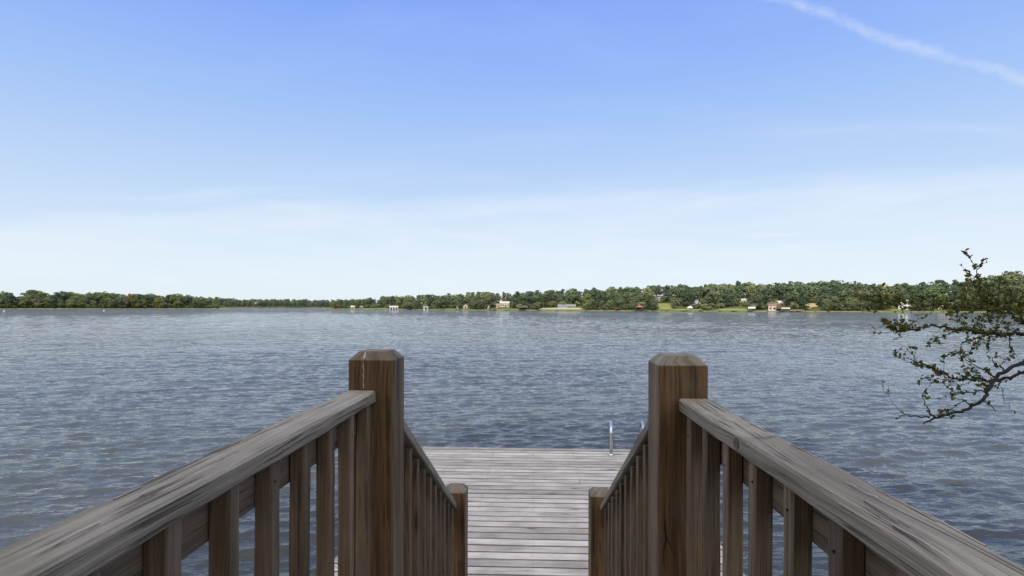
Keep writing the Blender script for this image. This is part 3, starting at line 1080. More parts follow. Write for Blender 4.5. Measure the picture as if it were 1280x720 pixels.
def blocked(px, D, hw, zb):
    """None: no room for a tree here; otherwise the tallest tree that leaves houses and lawns in view"""
    lim = 99.0
    for st in SITES:
        a, b, Dh = st[:3]
        if px + hw * .5 > a and px - hw * .5 < b and D < Dh + 2.5:
            if len(st) == 3 or D > Dh - 2:
                return None
            lim = min(lim, CAM_Z + (hor(px) - st[3]) / F_PX * D - zb)
    return lim if lim > 1.6 else None


# ------------------------------------------------------------------ distinct trees
def special(kind, px, d, ytop, label, mat=None, shore=RS, widen=1.0, i=0):
    p = shore.at(px, d)
    D = shore.dist(px) + d
    zt = CAM_Z - (ytop - hor(px)) / F_PX * D
    add_tree(kind, p, zt - p[2], label, None, mat, widen, i)


special('broad', 41, 10, 362, 'tallest domed tree rising above the left wooded point', shore=LS, widen=.85, i=1)
special('broad', 10, 6, 365, 'leftmost rounded tree on the left wooded point', shore=LS, widen=1.0, i=2)
special('broad', 198, 5, 372.5, 'yellow leaved tree near the right end of the left wooded point', M_YEL, LS, 1.0, 3)
special('broad', 165, 7, 368.5, 'tree with orange tinged crown on the left wooded point', M_ORANGE, LS, .9, 4)
special('broad', 156, 4, 373, 'pale grey thin leaved tree on the left wooded point', M_GREYFOL, LS, .7, 5)
special('shrub', 421, 3, 377, 'small orange leaved tree at the promontory tip', M_ORANGE, RS, .8, 0)
special('broad', 575.5, 2.5, 375.5, 'dark round tree standing between the hut and the beige house', M_PINE, RS, .8, 0)
special('shrub', 770, 1.5, 383.2, 'orange brown shrub at the water left of the gazebo', M_ORANGE, RS, 1.0, 1)
special('umbrella', 1174, 80, 348.8, 'flat topped pine standing out on the right skyline', None, RS, .8, 0)
special('pine', 922, 95, 351, 'leaning pine standing tallest on the middle skyline', None, RS, 1.0, 1)
special('broad', 1005, 8, 370, 'large dark tree beside the cluster of boathouses', M_PINE, RS, 1.25, 4)
special('broad', 1034, 4, 373, 'light green tree at the water right of the sandy bank', M_LIME, RS, .9, 2)
special('broad', 1064, 6, 371, 'bright light green tree near the overhanging branch tip', M_LIME, RS, 1.0, 5)
special('broad', 738, 5, 373, 'grey green tree right of the long ranch house lawn', M_LIME, RS, .9, 6)
special('broad', 773, 6, 371, 'olive rounded tree left of the reddish gazebo', None, RS, .9, 3)
special('broad', 1071, 30, 360.5, 'yellowish tree on the slope above the overhanging branch tip', M_YEL, RS, .9, 6)

# ------------------------------------------------------------------ rows of single trees
def region(px, shore):
    if shore is LS:
        return 'on the left wooded point'
    if px < 480: return 'on the promontory tip'
    if px < 690: return 'between white boathouse and ranch house'
    if px < 860: return 'between ranch house and white canopy'
    if px < 1000: return 'around the hillside houses'
    return 'on the right hand hillside'


MASS = []          # kind, position, height, widen


def plant_row(shore, x0, x1, d, hmin, hmax, single, spacing, kinds, rowname):
    px = x0
    while px < x1:
        D = shore.dist(px) + d
        step = spacing / D * F_PX
        x = px + random.uniform(-.3, .3) * step
        dd = max(2.2, d + random.uniform(-.3, .3) * min(d, 14))
        px += step * random.uniform(.75, 1.25)
        kind = random.choices(['broad', 'pine', 'shrub'], kinds)[0]
        h = random.uniform(hmin, hmax) * {'broad': 1, 'pine': 1.12, 'shrub': .38}[kind]
        tp = shore.tap(x)
        if tp < .15 and kind != 'shrub':
            continue
        if kind != 'shrub':
            h *= .62 + .38 * tp
        p = shore.at(x, dd)
        Dt = shore.dist(x) + dd
        # keep below the skyline read from the photo
        zsky = CAM_Z + (hor(x) - shore.sky(x)) / F_PX * Dt
        top = zsky - p[2] + random.uniform(-3.0, .9)
        h = min(h, max(top, 2.4))
        w = {'broad': .78, 'pine': .45, 'shrub': 1.4}[kind] * h
        lim = blocked(x, Dt, w / 2 / Dt * F_PX, p[2])
        if lim is None:
            continue
        if lim < h:
            if lim < 5 and kind != 'shrub':
                kind = 'shrub'
            h = min(lim, 4.5) if kind == 'shrub' else lim
        if single and -2 < x < 1284:
            cn = {'broad': 'green broadleaf tree', 'pine': 'dark green pine', 'shrub': 'low green shrub'}[kind]
            mt = None
            if kind != 'pine' and random.random() < (.45 if shore is LS else .16):
                mt = M_LIME; cn = 'light ' + cn.replace('low green', 'green low')
            lab = f'{cn} {rowname} {region(x, shore)}'
            add_tree(kind, p, h, lab, lab.replace('tree', 'trees').replace('pine ', 'pines ').replace('shrub', 'shrubs'), mt)
        else:
            MASS.append((kind, p, h, random.uniform(.9, 1.15)))


FR = 'at the water edge'
plant_row(LS, -6, 272, 6, 8, 12, True, 6.4, (.72, .08, .20), FR)
plant_row(LS, -6, 272, 20, 11, 15, True, 7.5, (.85, .15, 0), 'in the second row')
plant_row(RS, 412, 1290, 5, 6.5, 10.5, True, 5.6, (.60, .10, .30), FR)
plant_row(RS, 418, 1290, 19, 10, 14, True, 6.6, (.68, .32, 0), 'in the second row')
print('single trees', TREES)
for a, b in ((-420, -6), (1290, 1750)):
    sh = LS if a < 0 else RS
    for d in (6, 20, 45):
        plant_row(sh, a, b, d, 9, 14, False, 8.5, (.75, .25, 0), '')
for d in (36, 55, 78):
    plant_row(LS, -6, 268, d, 12, 17, False, 8.5, (.8, .2, 0), '')
for d in (34, 50, 68, 88, 110):
    plant_row(RS, 425, 1290, d, 12, 17, False, 8.0, (.55, .45, 0), '')
for sh, a, b, ds in ((LS, -420, 272, (10, 24, 40, 60)), (RS, 418, 1750, (11, 25, 38, 54, 72, 84, 100, 118)), (BS, 238, 450, (40, 80, 130))):
    for d in ds:
        plant_row(sh, a, b, d, 9, 15, False, 4.5, (0, 0, 1), '')
FARM = []
MASS_KEEP = MASS
MASS = FARM
for d in (6, 30, 60, 100, 150):
    plant_row(BS, 238, 450, d, 10, 17, False, 11, (.8, .2, 0), '')
MASS = MASS_KEEP


def mass_mesh(name, items, mat, label, coarse=1.0):
    r = np.random.default_rng(3)
    vs, ts = [], []
    for kind, p, h, wd in items:
        P = PROTO[kind][r.integers(len(PROTO[kind]))]
        k = h / P['h']
        a = r.uniform(0, 6.28)
        v = P['v2'].copy()
        t = P['t2'].copy()
        if coarse < 1:
            n = int(len(t) * coarse)
            v = v.reshape(-1, 4, 3)[:n].reshape(-1, 3); t = t[:n]
        ca, sa = math.cos(a), math.sin(a)
        x = (v[:, 0] * ca - v[:, 1] * sa) * k * wd; y = (v[:, 0] * sa + v[:, 1] * ca) * k * wd
        vs.append(np.stack([x + p[0], y + p[1], v[:, 2] * k + p[2]], 1))
        hue = r.uniform(0, 1) * (.6 if kind == 'pine' else 1.0)
        t[:, 0] = np.clip(t[:, 0] * .35 + .65 * hue, 0, 1)
        t[:, 1] *= r.uniform(.85, 1.15)
        ts.append(t)
    me = quads_mesh(name, np.concatenate(vs), np.concatenate(ts), mat)
    o = bpy.data.objects.new(name, me)
    COL.objects.link(o)
    tag(o, label, 'wood', kind='stuff')


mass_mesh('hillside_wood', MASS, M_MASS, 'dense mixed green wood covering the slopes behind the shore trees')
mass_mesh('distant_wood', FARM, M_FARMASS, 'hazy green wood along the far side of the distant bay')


# ------------------------------------------------------------------ buoys
def buoy(px, py, label):
    D = CAM_Z * F_PX / (py - hor(px))
    p = pt(px, py, D); p[2] = 0
    e = empty('buoy', tuple(p), label, 'buoy', 'white buoys off the left point')
    for nm, prof, m in (('float', [(.05, -.3), (.38, -.2), (.42, .1), (.34, .38), (.14, .55), (.05, .58)], M_WHITE),
                        ('band', [(.425, .05), (.435, .1), (.425, .15)], M_ROOFR), ('mooring_eye', [(.03, .57), (.05, .62), (.03, .70)], M_STEEL)):
        mb = MB(); mb.lathe((0, 0, 0), prof, 14)
        o = mb.build(nm, m, smooth=True); o.parent = e; o.matrix_parent_inverse.identity()


buoy(5, 389.2, 'white buoy floating at the far left edge of the lake')
buoy(130, 388.5, 'white buoy floating further right off the left wooded point')


# ------------------------------------------------------------------ dock, stairs, landing
ZL = CAM_Z - 1.17      # landing surface
ZD = CAM_Z - 2.30      # dock surface


def make_dock():
    e = empty('swimming_dock', (0, 6.1, 0), 'wide silver grey plank dock lying low over the lake at the foot of the stairs', 'dock')
    mb = MB()
    y = 3.22; i = 0
    while y < 8.77:
        wv = .132
        zz = ZD - .019 + random.uniform(-.0025, .0025)
        x0 = -1.80 + random.uniform(-.008, .008); x1 = 1.82 + random.uniform(-.008, .008)
        sl = random.uniform(-.0018, .0018)
        tn = random.random()
        if random.random() < .10:
            xm = random.choice([-.62, .0, .62]) + random.uniform(-.02, .02)
            mb.board((x0, y + wv / 2, zz + sl), (xm - .0015, y + wv / 2 + random.uniform(-.001, .001), zz), wv, .038, (0, 1, 0), 6, .006, .0009, tn)
            mb.board((xm + .0015, y + wv / 2, zz), (x1, y + wv / 2, zz - sl), wv, .038, (0, 1, 0), 6, .006, .0009, random.random())
        else:
            mb.board((x0, y + wv / 2, zz + sl), (x1, y + wv / 2, zz - sl), wv, .038, (0, 1, 0), 8, .006, .0009, tn)
        y += wv + random.uniform(.010, .016)
    yend = y
    mb.build('decking', M_DECK, e)
    sc = MB()
    for k in range(int((yend - 3.22) / .1465)):
        yy = 3.22 + k * .1465 + .07
        for x in (-1.72, -1.24, -.62, 0, .62, 1.24, 1.74):
            for o in (-.035, .035):
                sc.lathe((x + random.uniform(-.012, .012), yy + o, ZD), [(.004, -.004), (.0045, .0012), (.001, .0014)], 6)
    tag(sc.build('deck_screws', M_SCREW, e), kind='stuff')
    for x in (-1.76, 1.78):
        mb = MB(); mb.board((x, 3.2, ZD - .135), (x, yend, ZD - .135), .04, .19, (1, 0, 0), 1, .003); mb.build('side_joist', M_DARKW, e)
    for yy in (3.22, yend - .03):
        mb = MB(); mb.board((-1.735, yy, ZD - .135), (1.755, yy, ZD - .135), .04, .19, (0, 1, 0), 1, .003); mb.build('end_joist', M_DARKW, e)
    for x in (-1.2, -.6, 0, .6, 1.2):
        mb = MB(); mb.board((x, 3.245, ZD - .135), (x, yend - .055, ZD - .135), .04, .185, (1, 0, 0), 1, .003); mb.build('joist', M_DARKW, e)
    for x in (-1.60, 1.62):
        for yy in (3.6, 6.1, 8.55):
            mb = MB(); mb.tube([(x, yy, -2.0), (x, yy, -.2), (x, yy, ZD - .235)], [.11, .11, .105], 12); mb.build('pile', M_DARKW, e, True)


make_dock()

RL = dict(s=-1, xin=-.479, xo=-.564, pin=-.426, po=-.566, yf=1.640, z=CAM_Z - .255)
RR_ = dict(s=1, xin=.411, xo=.495, pin=.354, po=.494, yf=1.557, z=CAM_Z - .2585)


def post_mesh(xa, xb, y0, zb, zt, size=.14, ch=.024, chh=.028, tint=.5):
    cx_, cy_ = (xa + xb) / 2, y0 + size / 2
    hs = size / 2

    def ring(z, half, r=.005, wob=0):
        h = half
        q = [(-h + r, -h), (h - r, -h), (h, -h + r), (h, h - r), (h - r, h), (-h + r, h), (-h, h - r), (-h, -h + r)]
        return [np.array([cx_ + a + random.uniform(-wob, wob), cy_ + b + random.uniform(-wob, wob), z]) for a, b in q]
    mb = MB()
    zs = np.linspace(zb, zt - chh, 14)
    secs = [(z - zb, ring(z, hs, .005, .0004)) for z in zs]
    secs.append((zt - chh * .9 - zb, ring(zt - chh * .9, hs - .001)))
    secs.append((zt - .002 - zb, ring(zt - .002, hs - ch)))
    secs.append((zt - zb, ring(zt, hs - ch - .003, .004)))
    mb.loft(secs, tint=tint)
    return mb


def blob_strip(pts, w, nrm, lift=.0012):
    """thin irregular dried streak lying on a surface"""
    mb = MB()
    nrm = np.array(nrm, float)
    L, Rr = [], []
    for k, p in enumerate(pts):
        p = np.array(p, float)
        d = np.array(pts[min(k + 1, len(pts) - 1)], float) - np.array(pts[max(k - 1, 0)], float)
        s = np.cross(d, nrm); s /= np.linalg.norm(s) + 1e-9
        ww = w * random.uniform(.35, 1.2) * (.4 if k in (0, len(pts) - 1) else 1)
        L.append(p + s * ww + nrm * lift); Rr.append(p - s * ww + nrm * lift)
    n = len(pts)
    mb.v = [tuple(q) for q in L + Rr]
    for k in range(n - 1):
        mb.face((k, k + 1, n + k + 1, n + k), ((0, 0), (1, 0), (1, 1), (0, 1)), .5)
    return mb


def make_railing(S, label):
    s = S['s']
    xm = (S['xin'] + S['xo']) / 2
    yf = S['yf']; zc_ = S['z']
    yb = yf + .14
    pmid = (S['pin'] + S['po']) / 2
    e = empty('wooden_railing', (xm, yf, ZL), label, 'railing')
    ptop = CAM_Z - .138 if s < 0 else CAM_Z - .140
    # upper newel post
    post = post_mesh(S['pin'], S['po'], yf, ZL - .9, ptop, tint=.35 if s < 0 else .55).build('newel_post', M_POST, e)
    ylow = 3.40 if s < 0 else 3.37
    ztl = CAM_Z - 1.145
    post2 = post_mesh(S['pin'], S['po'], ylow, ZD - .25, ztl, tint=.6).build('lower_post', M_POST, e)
    # cap of the landing rail (two lengths on the right hand side)
    cw = abs(S['xo'] - S['xin'])
    mb = MB()
    if s < 0:
        mb.board((xm, -1.9, zc_ - .019), (xm, yf - .003, zc_ - .019), cw, .038, (1, 0, 0), 90, .005, .0009, .5)
    else:
        mb.board((xm, -1.9, zc_ - .019), (xm, yf - .003, zc_ - .019), cw, .038, (1, 0, 0), 90, .005, .0009, .55)
    cap = mb.build('hand_rail', M_CAP, e)
    # raised splinters along the outer edge of the cap
    for k in range(9):
        y = random.uniform(.5, 1.3)
        x = S['xo'] - s * random.uniform(.004, .016)
        L = random.uniform(.03, .10)
        mb = MB(); mb.board((x, y, zc_ + .0006), (x - s * random.uniform(-.002, .003), y + L, zc_ + random.uniform(.001, .0025)), random.uniform(.0015, .003), .0014, (1, 0, 0), 3, .0003, .0002)
        mb.build('splinter', M_CAP, cap)
    # sub rail under the cap, outer side
    xs = S['xo'] - s * (.001 + .019)
    mb = MB(); mb.board((xs, -1.9, zc_ - .038 - .0445), (xs, yf - .002, zc_ - .038 - .0445), .038, .089, (1, 0, 0), 12, .003, .0006, .35)
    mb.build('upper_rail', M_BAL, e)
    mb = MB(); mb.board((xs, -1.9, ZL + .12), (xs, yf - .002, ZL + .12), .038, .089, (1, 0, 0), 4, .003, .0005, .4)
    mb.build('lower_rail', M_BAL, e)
    xbal = xs - s * .0365
    k = 0
    y = yf - .073 - .019 if s < 0 else yf - .107 - .019
    if s < 0:
        ys = [1.622 - .146 * i for i in range(24)]
    else:
        ys = [1.52 - .144 * i for i in range(24)]
    if s < 0:
        ys = [v - .019 for v in ys]
    else:
        ys = [v - .019 for v in ys]
    for yy in ys:
        if yy < -1.8: break
        mb = MB()
        tw = random.uniform(-.002, .002)
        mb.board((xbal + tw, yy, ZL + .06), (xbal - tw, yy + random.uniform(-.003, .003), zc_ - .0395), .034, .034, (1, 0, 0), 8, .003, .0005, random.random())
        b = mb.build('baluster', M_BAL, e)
        if yy > .3:
            sc = MB()
            for zz in (zc_ - .085 + random.uniform(-.01, .01),):
                q = (xbal - s * .0172, yy + random.uniform(-.004, .004), zz)
                sc.tube([(q[0] + s * .002, q[1], q[2]), (q[0] - s * .0012, q[1], q[2])], .0024, 8)
            sc.build('screw', M_SCREW, b)
    # stair rail
    sl = .583
    y0 = yb + .002; y1 = ylow - .004
    zt0 = CAM_Z - .445 - sl * (y0 - 2.05)
    zt1 = CAM_Z - .445 - sl * (y1 - 2.05)
    y1c = y1
    nrm = np.array([0, sl, 1.0]); nrm /= np.linalg.norm(nrm)
    a = np.array([xm, y0, zt0]) - nrm * .019; b = np.array([xm, y1c, zt1]) - nrm * .019
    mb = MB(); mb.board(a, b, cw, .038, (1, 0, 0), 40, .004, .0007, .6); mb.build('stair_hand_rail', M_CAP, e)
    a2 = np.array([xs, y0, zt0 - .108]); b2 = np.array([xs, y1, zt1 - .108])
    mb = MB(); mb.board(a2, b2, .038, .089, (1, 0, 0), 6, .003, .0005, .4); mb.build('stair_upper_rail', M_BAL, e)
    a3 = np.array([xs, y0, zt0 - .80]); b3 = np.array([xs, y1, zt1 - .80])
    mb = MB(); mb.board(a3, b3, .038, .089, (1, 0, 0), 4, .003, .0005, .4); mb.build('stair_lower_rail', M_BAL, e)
    yy = y0 + .10
    while yy < y1 - .04:
        zt = CAM_Z - .445 - sl * (yy - 2.05) - .06
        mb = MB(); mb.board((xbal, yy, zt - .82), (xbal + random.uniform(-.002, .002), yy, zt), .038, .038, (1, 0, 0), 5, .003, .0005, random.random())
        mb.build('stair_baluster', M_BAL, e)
        yy += .141
    if s < 0:
        # dried bird dropping running over the post top, its face and the rail end
        st = [(-.518 + random.uniform(-.0015, .0015), yf - .0, z) for z in np.linspace(ptop - .030, zc_ + .004, 19)]
        blob_strip(st, .0019, (0, -1, 0)).build('bird_dropping', M_DROP, post)
        tp = [(-.518, yf + .001 + t * .022, ptop - .028 + t * .028) for t in np.linspace(0, 1, 4)]
        blob_strip(tp, .0032, (0, -.76, .65)).build('bird_dropping', M_DROP, post)
        for _ in range(6):
            x0_, yq = random.uniform(-.555, -.49), random.uniform(.45, .9)
            blob_strip([(x0_ + .0015 * math.sin(t * 7), yq + t * random.uniform(.05, .12), zc_) for t in np.linspace(0, 1, 7)], .0009, (0, 0, 1), .0021).build('crack', M_OPEN, cap)
        for _ in range(7):
            x0_, yq = random.uniform(-.545, -.49), random.uniform(yf - .2, yf - .02)
            blob_strip([(x0_, yq, zc_), (x0_ + .003, yq + .006, zc_), (x0_ + .001, yq + .014, zc_)], .0032, (0, 0, 1), .0022).build('bird_dropping', M_DROP, cap)
        st = [(S['xin'], yf - .075, z) for z in np.linspace(zc_ - .003, zc_ - .02, 4)]
        blob_strip(st, .004, (1, 0, 0), .002).build('bird_dropping', M_DROP, cap)
    else:
        for _ in range(4):
            x0_, yq = random.uniform(.44, .485), random.uniform(.7, 1.1)
            blob_strip([(x0_, yq, zc_), (x0_ + .003, yq + .010, zc_), (x0_ - .002, yq + .024, zc_)], .0014, (0, 0, 1), .0020).build('bird_dropping', M_DROP, cap)
        blob_strip([(.411 + .08 * t, 1.083 + .018 * t + .004 * math.sin(t * 9), zc_) for t in np.linspace(0, 1, 9)], .0017, (0, 0, 1), .0022).build('crack', M_OPEN, cap)
        kb = MB()
        n0 = 18
        kb.v = [(.4096, 1.118 + .014 * math.cos(a * 6.283 / n0) * (1 + .1 * math.sin(a * 2)), zc_ - .017 + .011 * math.sin(a * 6.283 / n0)) for a in range(n0)]
        kb.face(tuple(range(n0)), tuple((.02 * math.cos(a * .349), .02 * math.sin(a * .349)) for a in range(n0)), .3)
        kb.build('knot', M_POST, cap)
        for _ in range(5):
            x0_, yq = random.uniform(.42, .485), random.uniform(.5, 1.3)
            blob_strip([(x0_ + .0015 * math.sin(t * 7), yq + t * random.uniform(.08, .14), zc_) for t in np.linspace(0, 1, 7)], .0009, (0, 0, 1), .0021).build('crack', M_OPEN, cap)
        # forked drying crack low on the post
        for pts_ in ([(.374, 0, -.60), (.372, 0, -.625), (.377, 0, -.655), (.369, 0, -.69), (.367, 0, -.73)], [(.376, 0, -.65), (.386, 0, -.668), (.396, 0, -.70)]):
            blob_strip([(x_, yf, CAM_Z + z_) for x_, _, z_ in pts_], .0022, (0, -1, 0), .0012).build('crack', M_OPEN, post)
    return e


make_railing(RL, 'left weathered wooden railing with white streaked square post')
make_railing(RR_, 'right weathered wooden railing with knotted grey hand rail and cracked post')


def make_stairs():
    e = empty('wooden_stairs', (-.035, 1.8, ZD), 'wooden stair flight descending between the railings to the dock', 'stairs')
    xl, xr = -.42, .35
    n = 6
    rise = (ZL - ZD) / n
    run = .30
    for k in range(1, n):
        z = ZL - rise * k
        y = 1.80 + run * (k - 1)
        for j in range(2):
            mb = MB(); mb.board((xl, y + .07 + j * .145, z - .019), (xr, y + .07 + j * .145, z - .019), .139, .038, (0, 1, 0), 3, .004, .0005)
            mb.build('tread', M_DECK, e)
    for x in (xl - .022, xr + .022):
        mb = MB(); mb.board((x, 1.80, ZL - .30), (x, 1.80 + run * n - .02, ZD + .0), .038, .24, (1, 0, 0), 1, .003); mb.build('stringer', M_DARKW, e)


make_stairs()


def make_landing():
    e = empty('landing_platform', (-.035, 0, ZL), 'plank landing between the level railings at the top of the stairs', 'landing')
    mb = MB(); y = -3.4
    while y < 1.62:
        mb.board((-.62, y + .07, ZL - .019), (.55, y + .07, ZL - .019), .139, .038, (0, 1, 0), 3, .004, .0006)
        y += .146
    mb.build('decking', M_DECK, e)
    for x in (-.58, .51):
        mb = MB(); mb.board((x, -3.4, ZL - .135), (x, y, ZL - .135), .04, .185, (1, 0, 0), 1, .003); mb.build('side_joist', M_DARKW, e)
    for x in (-.55, .48):
        for yy in (-1.4, .9):
            mb = MB(); mb.tube([(x, yy, -1.5), (x, yy, ZL - .23)], .085, 12); mb.build('pile', M_DARKW, e, True)


make_landing()


# ------------------------------------------------------------------ swim ladder
def make_ladder():
    y0 = 8.52
    e = empty('swim_ladder', (1.46, y0, ZD), 'stainless steel swim ladder with curved handrails at the far edge of the dock', 'ladder')
    for x in (1.21, 1.71):
        pts = [(x, y0, ZD + .004), (x, y0, ZD + .31)]
        rad = .10
        cyx = .16
        for a in np.linspace(180, 0, 13):
            pts.append((x + .045 * (1 - math.cos(R(180 - a))) / 2, y0 + .21 + .21 * math.cos(R(a)), ZD + .335 + .12 * math.sin(R(a))))
        pts += [(x + .05, y0 + .42, ZD + .2), (x + .05, y0 + .43, -.9)]
        mb = MB(); mb.tube(pts, .025, 12)
        mb.build('handrail', M_STEEL, e, True)
        mb = MB(); mb.lathe((x, y0, ZD), [(.055, .001), (.055, .008), (.03, .014), (.022, .03)], 16)
        mb.build('flange', M_STEEL, e, True)
    for z in (.25, -.05, -.35, -.65):
        mb = MB(); mb.board((1.28, y0 + .43, z), (1.74, y0 + .43, z), .07, .03, (0, 1, 0), 1, .004); mb.build('step', M_STEEL, e)


make_ladder()


# ------------------------------------------------------------------ overhanging tree on the right
def smooth_path(P, sub=5):
    P = [np.array(p, float) for p in P]
    out = []
    for i in range(len(P) - 1):
        p0 = P[max(i - 1, 0)]; p1 = P[i]; p2 = P[i + 1]; p3 = P[min(i + 2, len(P) - 1)]
        for k in range(sub):
            t = k / sub
            out.append(.5 * ((2 * p1) + (-p0 + p2) * t + (2 * p0 - 5 * p1 + 4 * p2 - p3) * t * t + (-p0 + 3 * p1 - 3 * p2 + p3) * t ** 3))
    out.append(P[-1])
    return out


LEAVES_V, LEAVES_F, LEAVES_T = [], [], []
rl = random.Random(21)


def leaf(p, d, size):
    d = np.array(d, float); d /= np.linalg.norm(d) + 1e-9
    up = np.array([rl.gauss(0, .5), rl.gauss(0, .5), rl.gauss(.5, .5)])
    s = np.cross(d, up); s /= np.linalg.norm(s) + 1e-9
    n = np.cross(s, d)
    w = size * rl.uniform(.28, .40)
    b = len(LEAVES_V)
    fold = size * .10
    P = [p, p + d * size * .35 + s * w + n * fold, p + d * size * .72 + s * w * .8 + n * fold, p + d * size, p + d * size * .72 - s * w * .8 + n * fold, p + d * size * .35 - s * w + n * fold, p + d * size * .5 - n * 0.0]
    LEAVES_V.extend([tuple(q) for q in P])
    t = (min(1, max(0, rl.gauss(.45, .22))), rl.uniform(.7, 1.3), 0)
    for f in ((0, 1, 6), (1, 2, 6), (2, 3, 6), (3, 4, 6), (4, 5, 6), (5, 0, 6)):
        LEAVES_F.append(tuple(b + k for k in f)); LEAVES_T.append(t)


TW = MB()


def twig(pts, r0, r1, leaves, sub=4, depth=0, size=.035, kids=1.0, kl=1.0):
    path = smooth_path(pts, sub)
    jit = [np.array([rl.gauss(0, 1), rl.gauss(0, 1), rl.gauss(0, 1)]) * (.006 + .25 * r0) for _ in path]
    path = [q + (j if 0 < i < len(path) - 1 else 0) for i, (q, j) in enumerate(zip(path, jit))]
    n = len(path)
    TW.tube(path, [r0 + (r1 - r0) * (i / (n - 1)) for i in range(n)], 6)
    L = sum(np.linalg.norm(path[i + 1] - path[i]) for i in range(n - 1))
    m = int(L * leaves)
    for _ in range(m):
        i = rl.randrange(n - 1); t = rl.random()
        p = path[i] * (1 - t) + path[i + 1] * t
        d = path[i + 1] - path[i]; d = d / (np.linalg.norm(d) + 1e-9)
        o = np.array([rl.gauss(0, 1), rl.gauss(0, 1), rl.gauss(.25, 1)])
        leaf(p, d * .6 + o * .7, size * rl.uniform(.6, 1.25))
    if depth < 2:
        kn = int(L * (4.6 if depth == 0 else 5.0) * kids)
        for _ in range(kn):
            i = rl.randrange(max(1, n // 6), n - 1)
            p = path[i]
            d = path[min(i + 1, n - 1)] - path[i - 1]; d = d / (np.linalg.norm(d) + 1e-9)
            o = np.array([rl.gauss(0, 1), rl.gauss(0, 1), rl.gauss(.0, .65)]); o -= d * np.dot(o, d); o /= np.linalg.norm(o) + 1e-9
            ln = rl.uniform(.10, .34) * (1 if depth == 0 else .55) * kl
            dd = d * rl.uniform(.5, 1.1) + o * .8; dd /= np.linalg.norm(dd)
            q1 = p + dd * ln * .5 + np.array([rl.gauss(0, .02), rl.gauss(0, .02), rl.gauss(0, .02)])
            q2 = p + dd * ln + np.array([rl.gauss(0, .03), rl.gauss(0, .03), rl.gauss(.015, .03)])
            twig([p, q1, q2], max(r1 * .9, .0022), .0012, leaves * (1.25 if leaves else 0), 2, depth + 1, size, kids, kl)


